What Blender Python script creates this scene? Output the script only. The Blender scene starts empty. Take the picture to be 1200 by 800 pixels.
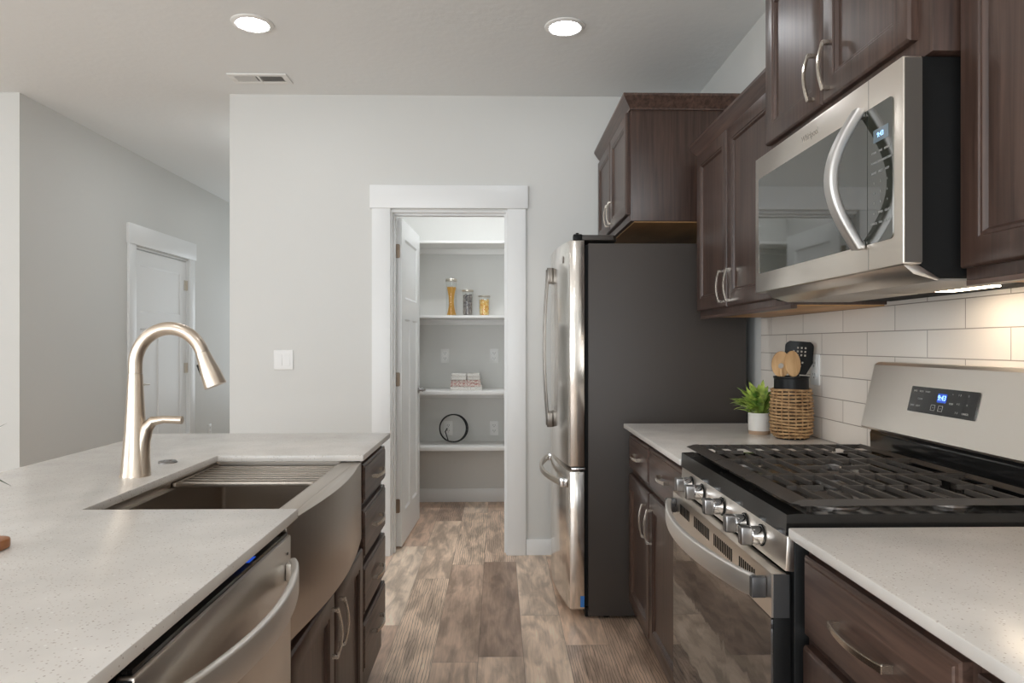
import bpy, bmesh, math, random
from mathutils import Vector, Matrix
R = math.radians
PI = math.pi
random.seed(7)
S = bpy.context.scene
COL = S.collection

# ------------------------------------------------------------ camera, world, light, exposure
cam = bpy.data.objects.new('camera', bpy.data.cameras.new('camera'))
COL.objects.link(cam)
cam.location = (0, 0, 1.26)
cam.rotation_euler = (R(90), 0, -math.atan(16 / 815))
cam.data.sensor_width = 36
cam.data.lens = 36 * 815 / 1200
cam.data.shift_y = 3 / 1200
cam.data.clip_start = 0.02
S.camera = cam
S.view_settings.view_transform = 'Standard'
S.view_settings.look = 'None'
S.view_settings.gamma = 1
S.view_settings.use_curve_mapping = False
S.view_settings.exposure = -0.20
CAN = 62.0          # recessed lamp diffuser radiance
CANCOL = (0.955, 0.975, 1.0)
DAY = 0.8           # daylight scale
w = bpy.data.worlds.new('world'); S.world = w; w.use_nodes = True
w.node_tree.nodes['Background'].inputs[0].default_value = (0.85, 0.93, 1.0, 1)
w.node_tree.nodes['Background'].inputs[1].default_value = 1.0

def area(name, loc, rot, sx, sy, watts, col):
    l = bpy.data.lights.new(name, 'AREA'); l.shape = 'RECTANGLE'; l.size = sx; l.size_y = sy
    l.energy = watts * DAY; l.color = col
    o = bpy.data.objects.new(name, l); COL.objects.link(o); o.location = loc; o.rotation_euler = rot
    return o
# daylight coming through the windows of the living room behind the camera and to its left
area('daylight_rear', (-1.9, -4.05, 1.30), (R(118), 0, 0), 3.9, 1.7, 215, (0.90, 0.955, 1.0))
area('daylight_left', (-5.05, -1.2, 1.30), (R(118), 0, R(-90)), 3.4, 1.7, 140, (0.90, 0.955, 1.0))
area('hall_fill', (-2.15, 8.65, 1.35), (R(-110), 0, 0), 0.9, 1.7, 14, (0.90, 0.955, 1.0))  # added fill lamp to brighten the hall, no known source there
S.cycles.diffuse_bounces = 8
S.cycles.max_bounces = 14
S.cycles.transparent_max_bounces = 24

# ------------------------------------------------------------ materials
def nodes(name):
    m = bpy.data.materials.new(name); m.use_nodes = True
    nt = m.node_tree; b = nt.nodes['Principled BSDF']
    return m, nt, b
def plain(name, col, rough=0.5, metal=0.0, bump=None, ior=None, emit=None, coat=0):
    m, nt, b = nodes(name)
    b.inputs['Base Color'].default_value = (*col, 1)
    b.inputs['Roughness'].default_value = rough
    b.inputs['Metallic'].default_value = metal
    if ior: b.inputs['IOR'].default_value = ior
    if coat: b.inputs['Coat Weight'].default_value = coat
    if emit:
        b.inputs['Emission Color'].default_value = (*emit[0], 1)
        b.inputs['Emission Strength'].default_value = emit[1]
    if bump:
        sc, st = bump
        tc = nt.nodes.new('ShaderNodeTexCoord'); n = nt.nodes.new('ShaderNodeTexNoise')
        n.inputs['Scale'].default_value = sc; n.inputs['Detail'].default_value = 4
        bp = nt.nodes.new('ShaderNodeBump'); bp.inputs['Strength'].default_value = st; bp.inputs['Distance'].default_value = 0.004
        nt.links.new(tc.outputs['Object'], n.inputs['Vector']); nt.links.new(n.outputs['Fac'], bp.inputs['Height'])
        nt.links.new(bp.outputs['Normal'], b.inputs['Normal'])
    return m
def stretched_noise(nt, scale, detail=4, dist=0.0, coord='Object'):
    tc = nt.nodes.new('ShaderNodeTexCoord'); mp = nt.nodes.new('ShaderNodeMapping')
    mp.inputs['Scale'].default_value = scale
    n = nt.nodes.new('ShaderNodeTexNoise'); n.inputs['Scale'].default_value = 1; n.inputs['Detail'].default_value = detail
    n.inputs['Distortion'].default_value = dist
    nt.links.new(tc.outputs[coord], mp.inputs['Vector']); nt.links.new(mp.outputs['Vector'], n.inputs['Vector'])
    return n
def ramp(nt, src, stops):
    r = nt.nodes.new('ShaderNodeValToRGB')
    el = r.color_ramp.elements
    while len(el) < len(stops): el.new(0.5)
    for e, (p, c) in zip(el, stops): e.position = p; e.color = (*c, 1)
    nt.links.new(src, r.inputs['Fac'])
    return r
def wood(name, dark, light, scale, rough=0.34, bumpst=0.2):
    m, nt, b = nodes(name)
    n = stretched_noise(nt, scale, 6, 0.6)
    r = ramp(nt, n.outputs['Fac'], [(0.3, dark), (0.72, light)])
    n2 = stretched_noise(nt, tuple(s * 0.09 if s > 30 else s * 0.8 for s in scale), 2)
    mx = nt.nodes.new('ShaderNodeMix'); mx.data_type = 'RGBA'; mx.blend_type = 'MULTIPLY'; mx.inputs[0].default_value = 0.55
    r2 = ramp(nt, n2.outputs['Fac'], [(0.3, (0.62, 0.6, 0.6)), (0.7, (1.2, 1.18, 1.15))])
    nt.links.new(r.outputs['Color'], mx.inputs[6]); nt.links.new(r2.outputs['Color'], mx.inputs[7])
    nt.links.new(mx.outputs[2], b.inputs['Base Color'])
    b.inputs['Roughness'].default_value = rough
    bp = nt.nodes.new('ShaderNodeBump'); bp.inputs['Strength'].default_value = bumpst; bp.inputs['Distance'].default_value = 0.0008
    nt.links.new(n.outputs['Fac'], bp.inputs['Height']); nt.links.new(bp.outputs['Normal'], b.inputs['Normal'])
    return m
def brushed(name, col, rough, scale, amt=0.008):
    m, nt, b = nodes(name)
    n = stretched_noise(nt, scale, 3)
    b.inputs['Base Color'].default_value = (*col, 1); b.inputs['Metallic'].default_value = 1
    mr = nt.nodes.new('ShaderNodeMapRange')
    mr.inputs[3].default_value = rough - amt; mr.inputs[4].default_value = rough + amt
    nt.links.new(n.outputs['Fac'], mr.inputs[0]); nt.links.new(mr.outputs[0], b.inputs['Roughness'])
    return m
def thin_glass(name, tint=(0.93, 0.96, 0.95), refl=0.1):
    m, nt, b = nodes(name); nt.nodes.remove(b)
    t = nt.nodes.new('ShaderNodeBsdfTransparent'); t.inputs[0].default_value = (*tint, 1)
    g = nt.nodes.new('ShaderNodeBsdfGlossy'); g.inputs['Roughness'].default_value = 0.03
    lw = nt.nodes.new('ShaderNodeLayerWeight'); lw.inputs[0].default_value = 0.5
    pw = nt.nodes.new('ShaderNodeMath'); pw.operation = 'POWER'; pw.inputs[1].default_value = 4; nt.links.new(lw.outputs['Facing'], pw.inputs[0])
    f = nt.nodes.new('ShaderNodeMath'); f.operation = 'MULTIPLY_ADD'; f.inputs[1].default_value = 0.35; f.inputs[2].default_value = 0.03; nt.links.new(pw.outputs[0], f.inputs[0])
    mx = nt.nodes.new('ShaderNodeMixShader')
    nt.links.new(f.outputs[0], mx.inputs[0]); nt.links.new(t.outputs[0], mx.inputs[1]); nt.links.new(g.outputs[0], mx.inputs[2])
    nt.links.new(mx.outputs[0], nt.nodes['Material Output'].inputs[0])
    return m

M = {}
M['wall'] = plain('wall_paint', (0.655, 0.655, 0.635), 0.55, bump=(120, 0.08))
M['ceiling'] = plain('ceiling_paint', (0.80, 0.82, 0.82), 0.7, bump=(28, 0.35))
M['trim'] = plain('trim_paint', (0.80, 0.81, 0.81), 0.35)
M['shelf'] = plain('shelf_paint', (0.82, 0.815, 0.80), 0.4)
M['wood_v'] = wood('espresso_wood_vertical', (0.038, 0.021, 0.016), (0.094, 0.055, 0.042), (70, 70, 3.0))
M['wood_h'] = wood('espresso_wood_horizontal', (0.044, 0.025, 0.0195), (0.132, 0.080, 0.062), (70, 3.0, 70))  # same wood lightened, light put into the colour for the shaded lower drawers
M['maple'] = wood('natural_maple', (0.42, 0.22, 0.085), (0.60, 0.35, 0.15), (6, 2.0, 60), 0.5)
M['beech'] = wood('beech_wood', (0.58, 0.34, 0.15), (0.76, 0.50, 0.26), (60, 60, 6), 0.5)
M['board'] = wood('acacia_wood', (0.28, 0.10, 0.03), (0.46, 0.20, 0.08), (60, 6, 60), 0.4)
M['steel'] = brushed('brushed_stainless', (0.80, 0.755, 0.705), 0.17, (3, 3, 400))
M['steel_h'] = brushed('brushed_stainless_level', (0.84, 0.785, 0.72), 0.30, (3, 400, 400))
M['steel_sink'] = brushed('sink_stainless', (0.50, 0.445, 0.39), 0.30, (400, 3, 400))
M['handle_steel'] = brushed('handle_stainless', (0.84, 0.81, 0.77), 0.45, (200, 200, 200), 0.01)
M['chrome'] = plain('polished_chrome', (0.75, 0.75, 0.76), 0.07, 1)
M['knob_grip'] = plain('dark_satin_steel', (0.30, 0.29, 0.285), 0.30, 1)
M['nickel'] = plain('satin_nickel', (0.60, 0.55, 0.48), 0.28, 1)
M['pull'] = plain('pull_nickel', (0.62, 0.56, 0.49), 0.24, 1)
M['faucet'] = brushed('faucet_nickel', (0.66, 0.57, 0.475), 0.32, (120, 120, 2), 0.03)
M['fridge_side'] = plain('dark_grey_metal', (0.056, 0.046, 0.040), 0.5, bump=(500, 0.1))
M['black'] = plain('black_plastic', (0.012, 0.012, 0.012), 0.35)
M['black_gap'] = plain('black_gasket', (0.008, 0.008, 0.008), 0.7)
M['enamel'] = plain('black_enamel', (0.012, 0.0115, 0.011), 0.12)
M['iron'] = plain('cast_iron', (0.048, 0.040, 0.034), 0.38, bump=(600, 0.2))
M['hinge'] = plain('hinge_bronze', (0.27, 0.21, 0.16), 0.4, 1)
M['white_plastic'] = plain('white_plastic', (0.78, 0.78, 0.77), 0.3)
M['slot'] = plain('slot_dark', (0.05, 0.05, 0.05), 0.6)
M['lamp'] = plain('lamp_diffuser', (1, 1, 1), 0.4, emit=(CANCOL, CAN))
M['lamp_trim'] = plain('lamp_trim', (0.80, 0.80, 0.78), 0.4)
M['glass'] = thin_glass('clear_glass', (0.985, 0.99, 0.985))
M['pane'] = thin_glass('window_glass', (0.96, 0.98, 0.97))
M['ceramic'] = plain('white_ceramic', (0.70, 0.67, 0.63), 0.4, bump=(300, 0.1))
M['wicker'] = wood('wicker', (0.27, 0.145, 0.06), (0.58, 0.38, 0.19), (60, 60, 60), 0.6)
M['spaghetti'] = plain('dry_spaghetti', (0.68, 0.36, 0.035), 0.4)
M['pebble'] = plain('grey_lentil', (0.16, 0.135, 0.13), 0.5)
M['paper'] = plain('paper_pages', (0.74, 0.70, 0.63), 0.8)
M['clay'] = plain('raw_clay', (0.40, 0.27, 0.18), 0.7)
M['cable'] = plain('black_cable', (0.015, 0.015, 0.016), 0.45)
M['blue'] = plain('blue_film', (0.05, 0.22, 0.62), 0.4)
M['mark'] = plain('pale_print', (0.36, 0.36, 0.35), 0.5)
M['logo'] = plain('logo_print', (0.36, 0.33, 0.30), 0.35, 0.8)
M['digit'] = plain('blue_digits', (0.02, 0.05, 0.2), 0.4, emit=((0.35, 0.62, 1.0), 2.2))
M['digit_bg'] = plain('blue_backlight', (0.01, 0.03, 0.15), 0.3, emit=((0.02, 0.11, 0.75), 0.7))
M['lcd'] = plain('pale_display', (0.10, 0.13, 0.15), 0.2, emit=((0.5, 0.62, 0.72), 0.12))
M['hood_lamp'] = plain('hood_lamp_lens', (1, 0.95, 0.85), 0.4, emit=((1.0, 0.80, 0.58), 34))
for k_ in ('black', 'black_gap'):
    M[k_].node_tree.nodes['Principled BSDF'].inputs['Specular IOR Level'].default_value = 0.15
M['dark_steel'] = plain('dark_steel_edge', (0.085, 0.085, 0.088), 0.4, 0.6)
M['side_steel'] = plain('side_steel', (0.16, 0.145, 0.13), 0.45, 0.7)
M['rack_steel'] = plain('rack_steel', (0.40, 0.345, 0.295), 0.35, 1)
M['mw_handle'] = plain('satin_steel', (0.62, 0.605, 0.59), 0.42, 1)
M['dark_handle'] = plain('dark_handle_steel', (0.20, 0.18, 0.16), 0.3, 1)
M['mesh'] = plain('filter_mesh', (0.60, 0.56, 0.51), 0.5, 0.5, bump=(900, 1.0))

def floor_material():
    m, nt, b = nodes('plank_floor')
    N = nt.nodes.new; L = nt.links.new
    def math_(op, a, bb=None):
        n = N('ShaderNodeMath'); n.operation = op
        for i, v in enumerate((a, bb)):
            if v is None: continue
            if isinstance(v, (int, float)): n.inputs[i].default_value = v
            else: L(v, n.inputs[i])
        return n.outputs[0]
    tc = N('ShaderNodeTexCoord'); sp = N('ShaderNodeSeparateXYZ'); L(tc.outputs['Object'], sp.inputs[0])
    PW, PL = 0.182, 1.22
    u = math_('DIVIDE', math_('ADD', sp.outputs[0], 0.081 + 50 * PW), PW)
    row = math_('FLOOR', u); fu = math_('FRACT', u)
    wn = N('ShaderNodeTexWhiteNoise'); wn.noise_dimensions = '1D'; L(row, wn.inputs['W'])
    v = math_('ADD', math_('DIVIDE', sp.outputs[1], PL), math_('MULTIPLY', wn.outputs['Value'], 7.0))
    colid = math_('FLOOR', v); fv = math_('FRACT', v)
    cb = N('ShaderNodeCombineXYZ'); L(row, cb.inputs[0]); L(colid, cb.inputs[1])
    w2 = N('ShaderNodeTexWhiteNoise'); w2.noise_dimensions = '2D'; L(cb.outputs[0], w2.inputs['Vector'])
    base = ramp(nt, w2.outputs['Value'], [(0.0, (0.42, 0.30, 0.23)), (0.25, (0.80, 0.585, 0.44)), (0.5, (0.95, 0.76, 0.60)),
                                         (0.75, (0.64, 0.465, 0.355)), (1.0, (0.97, 0.81, 0.66))])
    # per plank offset grain coordinates
    off = N('ShaderNodeVectorMath'); off.operation = 'MULTIPLY_ADD'
    L(w2.outputs['Color'], off.inputs[0]); off.inputs[1].default_value = (9, 17, 5); L(tc.outputs['Object'], off.inputs[2])
    def grain(scale, detail, dist):
        mp = N('ShaderNodeMapping'); mp.inputs['Scale'].default_value = scale; L(off.outputs[0], mp.inputs['Vector'])
        n = N('ShaderNodeTexNoise'); n.inputs['Scale'].default_value = 1; n.inputs['Detail'].default_value = detail
        n.inputs['Distortion'].default_value = dist; L(mp.outputs[0], n.inputs['Vector']); return n.outputs['Fac']
    g1 = grain((17, 4.0, 1), 10, 0.5); g2 = grain((130, 7, 1), 4, 0.5); g3 = grain((3.5, 1.1, 1), 3, 0.8)
    mp = N('ShaderNodeMapping'); mp.inputs['Scale'].default_value = (10, 1.6, 1); L(off.outputs[0], mp.inputs['Vector'])
    wv = N('ShaderNodeTexWave'); wv.inputs['Scale'].default_value = 2.6; wv.inputs['Distortion'].default_value = 7; wv.inputs['Detail'].default_value = 3
    wv.inputs['Detail Scale'].default_value = 1.0; L(mp.outputs[0], wv.inputs['Vector'])
    def mul(a, fac, lo, hi, p0=0.3, p1=0.7, amount=None):
        r = ramp(nt, fac, [(p0, (lo, lo * .985, lo * .97)), (p1, (hi,) * 3)])
        x = N('ShaderNodeMix'); x.data_type = 'RGBA'; x.blend_type = 'MULTIPLY'; x.inputs[0].default_value = 1
        if amount is not None: L(amount, x.inputs[0])
        L(a, x.inputs[6]); L(r.outputs[0], x.inputs[7]); return x.outputs[2]
    c = mul(base.outputs[0], g1, 0.64, 1.08, .38, .58)
    c = mul(c, g3, 0.84, 1.12, .35, .65)
    c = mul(c, g2, 0.86, 1.08)
    sepc = N('ShaderNodeSeparateColor'); L(w2.outputs['Color'], sepc.inputs[0])
    ringy = math_('GREATER_THAN', sepc.outputs[1], 0.62)
    c = mul(c, wv.outputs['Fac'], 0.42, 1.03, 0.02, 0.14, ringy)
    # joints
    e1 = math_('MINIMUM', fu, math_('SUBTRACT', 1.0, fu)); e1 = math_('MULTIPLY', e1, PW)
    e2 = math_('MINIMUM', fv, math_('SUBTRACT', 1.0, fv)); e2 = math_('MULTIPLY', e2, PL)
    e = math_('MINIMUM', e1, e2)
    jr = ramp(nt, math_('MULTIPLY', e, 400), [(0.2, (0.55,) * 3), (0.75, (1, 1, 1))])
    x = N('ShaderNodeMix'); x.data_type = 'RGBA'; x.blend_type = 'MULTIPLY'; x.inputs[0].default_value = 1
    L(c, x.inputs[6]); L(jr.outputs[0], x.inputs[7])
    L(x.outputs[2], b.inputs['Base Color'])
    b.inputs['Roughness'].default_value = 0.38
    bp = N('ShaderNodeBump'); bp.inputs['Strength'].default_value = 0.2; bp.inputs['Distance'].default_value = 0.001
    L(g2, bp.inputs['Height']); L(bp.outputs[0], b.inputs['Normal'])
    return m
M['floor'] = floor_material()

def quartz_material():
    m, nt, b = nodes('speckled_quartz')
    L = nt.links.new
    tc = nt.nodes.new('ShaderNodeTexCoord')
    def specks(scale, rad, keep):
        v = nt.nodes.new('ShaderNodeTexVoronoi'); v.inputs['Scale'].default_value = scale
        L(tc.outputs['Object'], v.inputs['Vector'])
        a = nt.nodes.new('ShaderNodeMath'); a.operation = 'LESS_THAN'; a.inputs[1].default_value = rad; L(v.outputs['Distance'], a.inputs[0])
        sp = nt.nodes.new('ShaderNodeSeparateColor'); L(v.outputs['Color'], sp.inputs[0])
        k = nt.nodes.new('ShaderNodeMath'); k.operation = 'GREATER_THAN'; k.inputs[1].default_value = keep; L(sp.outputs[0], k.inputs[0])
        p = nt.nodes.new('ShaderNodeMath'); p.operation = 'MULTIPLY'; L(a.outputs[0], p.inputs[0]); L(k.outputs[0], p.inputs[1])
        return p.outputs[0]
    def over(base, fac, col):
        x = nt.nodes.new('ShaderNodeMix'); x.data_type = 'RGBA'; L(fac, x.inputs[0])
        if isinstance(base, tuple): x.inputs[6].default_value = (*base, 1)
        else: L(base, x.inputs[6])
        x.inputs[7].default_value = (*col, 1); return x.outputs[2]
    c0 = over((0.72, 0.685, 0.645), specks(190, .25, .55), (0.56, 0.50, 0.45))
    c0 = over(c0, specks(120, .17, .74), (0.43, 0.38, 0.335))
    c0 = over(c0, specks(75, .15, .8), (0.82, 0.80, 0.76))
    n2 = nt.nodes.new('ShaderNodeTexNoise'); n2.inputs['Scale'].default_value = 9; n2.inputs['Detail'].default_value = 8
    L(tc.outputs['Object'], n2.inputs['Vector'])
    r2 = ramp(nt, n2.outputs['Fac'], [(0.3, (0.92, 0.92, 0.92)), (0.7, (1.05, 1.05, 1.05))])
    x = nt.nodes.new('ShaderNodeMix'); x.data_type = 'RGBA'; x.blend_type = 'MULTIPLY'; x.inputs[0].default_value = 1
    L(c0, x.inputs[6]); L(r2.outputs[0], x.inputs[7]); L(x.outputs[2], b.inputs['Base Color'])
    b.inputs['Roughness'].default_value = 0.24
    return m
M['quartz'] = quartz_material()

def tile_material():
    m, nt, b = nodes('subway_tile')
    L = nt.links.new
    tc = nt.nodes.new('ShaderNodeTexCoord'); sp = nt.nodes.new('ShaderNodeSeparateXYZ'); L(tc.outputs['Object'], sp.inputs[0])
    cb = nt.nodes.new('ShaderNodeCombineXYZ')
    ay = nt.nodes.new('ShaderNodeMath'); ay.operation = 'ADD'; ay.inputs[1].default_value = TILE_Y
    az = nt.nodes.new('ShaderNodeMath'); az.operation = 'ADD'; az.inputs[1].default_value = TILE_Z
    L(sp.outputs[1], ay.inputs[0]); L(sp.outputs[2], az.inputs[0]); L(ay.outputs[0], cb.inputs[0]); L(az.outputs[0], cb.inputs[1])
    br = nt.nodes.new('ShaderNodeTexBrick'); br.offset = 0.5; br.offset_frequency = 2
    br.inputs['Scale'].default_value = 1; br.inputs['Brick Width'].default_value = 0.312; br.inputs['Row Height'].default_value = 0.077
    br.inputs['Mortar Size'].default_value = 0.0016; br.inputs['Mortar Smooth'].default_value = 0.3; br.inputs['Bias'].default_value = 0.0
    br.inputs['Color1'].default_value = (0.77, 0.71, 0.645, 1); br.inputs['Color2'].default_value = (0.82, 0.765, 0.70, 1)
    br.inputs['Mortar'].default_value = (0.36, 0.32, 0.28, 1)
    L(cb.outputs[0], br.inputs['Vector']); L(br.outputs['Color'], b.inputs['Base Color'])
    b.inputs['Roughness'].default_value = 0.18
    n = nt.nodes.new('ShaderNodeTexNoise'); n.inputs['Scale'].default_value = 14; L(tc.outputs['Object'], n.inputs['Vector'])
    ms = nt.nodes.new('ShaderNodeMath'); ms.operation = 'MULTIPLY_ADD'; ms.inputs[1].default_value = -1.0
    sc = nt.nodes.new('ShaderNodeMath'); sc.operation = 'MULTIPLY'; sc.inputs[1].default_value = 0.7
    L(n.outputs['Fac'], sc.inputs[0]); L(br.outputs['Fac'], ms.inputs[0]); L(sc.outputs[0], ms.inputs[2])
    bp = nt.nodes.new('ShaderNodeBump'); bp.inputs['Strength'].default_value = 0.55; bp.inputs['Distance'].default_value = 0.002
    L(ms.outputs[0], bp.inputs['Height']); L(bp.outputs[0], b.inputs['Normal'])
    return m
TILE_Y, TILE_Z = 3.12 - 2.045, -0.914
M['tile'] = tile_material()

def oven_glass():
    m, nt, b = nodes('oven_glass')
    b.inputs['Base Color'].default_value = (0.014, 0.012, 0.011, 1); b.inputs['Roughness'].default_value = 0.03
    b.inputs['IOR'].default_value = 3.4
    n = stretched_noise(nt, (1, 9, 5), 1, 0.8)
    bp = nt.nodes.new('ShaderNodeBump'); bp.inputs['Strength'].default_value = 0.10; bp.inputs['Distance'].default_value = 0.004
    nt.links.new(n.outputs['Fac'], bp.inputs['Height']); nt.links.new(bp.outputs[0], b.inputs['Normal'])
    return m
M['oven_glass'] = oven_glass()
M['mw_glass'] = plain('microwave_glass', (0.030, 0.032, 0.024), 0.03, ior=2.15)

def pasta_mat():
    m, nt, b = nodes('yellow_pasta')
    tc = nt.nodes.new('ShaderNodeTexCoord'); n = nt.nodes.new('ShaderNodeTexNoise'); n.inputs['Scale'].default_value = 60
    nt.links.new(tc.outputs['Object'], n.inputs['Vector'])
    r = ramp(nt, n.outputs['Fac'], [(0.36, (0.62, 0.22, 0.05)), (0.46, (0.74, 0.44, 0.08)), (0.62, (0.80, 0.62, 0.30))])
    nt.links.new(r.outputs[0], b.inputs['Base Color']); b.inputs['Roughness'].default_value = 0.5
    return m
M['pasta'] = pasta_mat()
def lentil_mat():
    m, nt, b = nodes('mixed_beans')
    tc = nt.nodes.new('ShaderNodeTexCoord'); n = nt.nodes.new('ShaderNodeTexNoise'); n.inputs['Scale'].default_value = 70
    nt.links.new(tc.outputs['Object'], n.inputs['Vector'])
    r = ramp(nt, n.outputs['Fac'], [(0.38, (0.05, 0.045, 0.05)), (0.52, (0.17, 0.15, 0.15)), (0.66, (0.42, 0.38, 0.34))])
    nt.links.new(r.outputs[0], b.inputs['Base Color']); b.inputs['Roughness'].default_value = 0.5
    return m
M['beans'] = lentil_mat()
def leaf_mat(name, a, c):
    m, nt, b = nodes(name)
    tc = nt.nodes.new('ShaderNodeTexCoord'); n = nt.nodes.new('ShaderNodeTexNoise'); n.inputs['Scale'].default_value = 25
    nt.links.new(tc.outputs['Object'], n.inputs['Vector'])
    r = ramp(nt, n.outputs['Fac'], [(0.35, a), (0.65, c)])
    nt.links.new(r.outputs[0], b.inputs['Base Color']); b.inputs['Roughness'].default_value = 0.4
    b.inputs['Subsurface Weight'].default_value = 0.0
    return m
M['leaf'] = leaf_mat('fresh_leaf', (0.10, 0.22, 0.035), (0.50, 0.62, 0.13))
M['dark_leaf'] = leaf_mat('grey_leaf', (0.03, 0.05, 0.03), (0.07, 0.10, 0.06))
def book_mat(name, a, c, amt):
    m, nt, b = nodes(name)
    tc = nt.nodes.new('ShaderNodeTexCoord'); v = nt.nodes.new('ShaderNodeTexNoise'); v.inputs['Scale'].default_value = 160; v.inputs['Detail'].default_value = 2
    nt.links.new(tc.outputs['Object'], v.inputs['Vector'])
    r = ramp(nt, v.outputs['Fac'], [(amt, c), (amt + 0.05, a)])
    nt.links.new(r.outputs[0], b.inputs['Base Color']); b.inputs['Roughness'].default_value = 0.5
    return m
M['book_white'] = book_mat('book_cover_white', (0.74, 0.72, 0.68), (0.45, 0.40, 0.37), 0.36)
M['book_red'] = book_mat('book_cover_red_print', (0.72, 0.66, 0.61), (0.42, 0.13, 0.11), 0.44)

# ------------------------------------------------------------ mesh helpers
def add_box(bm, x0, x1, y0, y1, z0, z1, bev=0.0, seg=2):
    t = bmesh.new()
    v = [t.verts.new(p) for p in ((x0, y0, z0), (x1, y0, z0), (x1, y1, z0), (x0, y1, z0), (x0, y0, z1), (x1, y0, z1), (x1, y1, z1), (x0, y1, z1))]
    for f in ((0, 3, 2, 1), (4, 5, 6, 7), (0, 1, 5, 4), (1, 2, 6, 5), (2, 3, 7, 6), (3, 0, 4, 7)): t.faces.new([v[i] for i in f])
    if bev: bmesh.ops.bevel(t, geom=t.edges[:], offset=bev, segments=seg, affect='EDGES', profile=0.5)
    merge(bm, t)
def merge(bm, t, mat=None):
    if mat is not None: bmesh.ops.transform(t, matrix=mat, verts=t.verts[:])
    vm = {v: bm.verts.new(v.co) for v in t.verts}
    for f in t.faces:
        try: bm.faces.new([vm[v] for v in f.verts])
        except ValueError: pass
    t.free()
def loft(bm, rings, closed_ring=True, cap0=True, cap1=True, closed_path=False):
    vr = [[bm.verts.new(p) for p in r] for r in rings]
    n = len(vr[0]); k = len(vr)
    for i in range(k if closed_path else k - 1):
        a, b = vr[i], vr[(i + 1) % k]
        for j in range(n if closed_ring else n - 1):
            bm.faces.new((a[j], a[(j + 1) % n], b[(j + 1) % n], b[j]))
    if not closed_path and closed_ring:
        if cap0: bm.faces.new(vr[0][::-1])
        if cap1: bm.faces.new(vr[-1])
def frames(pts, closed=False, up=Vector((0, 0, 1))):
    out = []; n = len(pts)
    for i in range(n):
        if closed: t = pts[(i + 1) % n] - pts[i - 1]
        elif i == 0: t = pts[1] - pts[0]
        elif i == n - 1: t = pts[-1] - pts[-2]
        else: t = (pts[i + 1] - pts[i]).normalized() + (pts[i] - pts[i - 1]).normalized()
        t = t.normalized()
        s = t.cross(up)
        if s.length < 1e-4: s = t.cross(Vector((0, 1, 0.01)))
        s.normalize(); u = s.cross(t).normalized()
        out.append((s, u, t))
    return out
def tube(bm, pts, r, n=10, closed=False, up=Vector((0, 0, 1))):
    pts = [Vector(p) for p in pts]
    rr = r if isinstance(r, (list, tuple)) else [r] * len(pts)
    rings = []
    for p, q, (s, u, t) in zip(pts, rr, frames(pts, closed, up)):
        rings.append([p + s * (q * math.cos(2 * PI * j / n)) + u * (q * math.sin(2 * PI * j / n)) for j in range(n)])
    loft(bm, rings, True, True, True, closed)
def sweep(bm, pts, sec, up):
    """sec: list of (a, b) along side and up axes"""
    pts = [Vector(p) for p in pts]; up = Vector(up)
    fr = frames(pts, False, up); rings = []
    for i, (p, (s, u, t)) in enumerate(zip(pts, fr)):
        k = 1.0
        if 0 < i < len(pts) - 1:
            c = (pts[i + 1] - pts[i]).normalized().dot(t); k = 1 / max(c, 0.45)
        rings.append([p + s * (a * k) + u * b for a, b in sec])
    loft(bm, rings)
def lathe(bm, c, prof, n=32, axis='z', caps=True):
    c = Vector(c); rings = []
    for r, z in prof:
        ring = []
        for j in range(n):
            a = 2 * PI * j / n
            if axis == 'z': ring.append(c + Vector((r * math.cos(a), r * math.sin(a), z)))
            elif axis == 'x': ring.append(c + Vector((z, r * math.cos(a), r * math.sin(a))))
            else: ring.append(c + Vector((r * math.cos(a), z, r * math.sin(a))))
        rings.append(ring)
    loft(bm, rings, True, caps, caps)
def prism(bm, poly, axis, a0, a1, bev=0.0, seg=2):
    """poly: 2D points in the two other axes (order xyz without axis)"""
    t = bmesh.new()
    def P(p, a):
        return {'x': (a, p[0], p[1]), 'y': (p[0], a, p[1]), 'z': (p[0], p[1], a)}[axis]
    lo = [t.verts.new(P(p, a0)) for p in poly]; hi = [t.verts.new(P(p, a1)) for p in poly]
    n = len(poly)
    for i in range(n): t.faces.new((lo[i], lo[(i + 1) % n], hi[(i + 1) % n], hi[i]))
    t.faces.new(lo[::-1]); t.faces.new(hi)
    bmesh.ops.recalc_face_normals(t, faces=t.faces[:])
    if bev: bmesh.ops.bevel(t, geom=t.edges[:], offset=bev, segments=seg, affect='EDGES', profile=0.5)
    merge(bm, t)
def rrect(u0, u1, v0, v1, r, n=5):
    pts = []
    for cu, cv, a0 in ((u1 - r, v1 - r, 0), (u0 + r, v1 - r, 90), (u0 + r, v0 + r, 180), (u1 - r, v0 + r, 270)):
        for i in range(n + 1):
            a = R(a0 + 90 * i / n); pts.append((cu + r * math.cos(a), cv + r * math.sin(a)))
    return pts
def ellipsoid(bm, c, r, nu=8, nv=5, rot=None):
    t = bmesh.new(); bmesh.ops.create_uvsphere(t, u_segments=nu, v_segments=nv, radius=1)
    m = Matrix.Translation(c)
    if rot is not None: m = m @ rot.to_matrix().to_4x4()
    m = m @ Matrix.Diagonal((*r, 1)); merge(bm, t, m)

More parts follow.
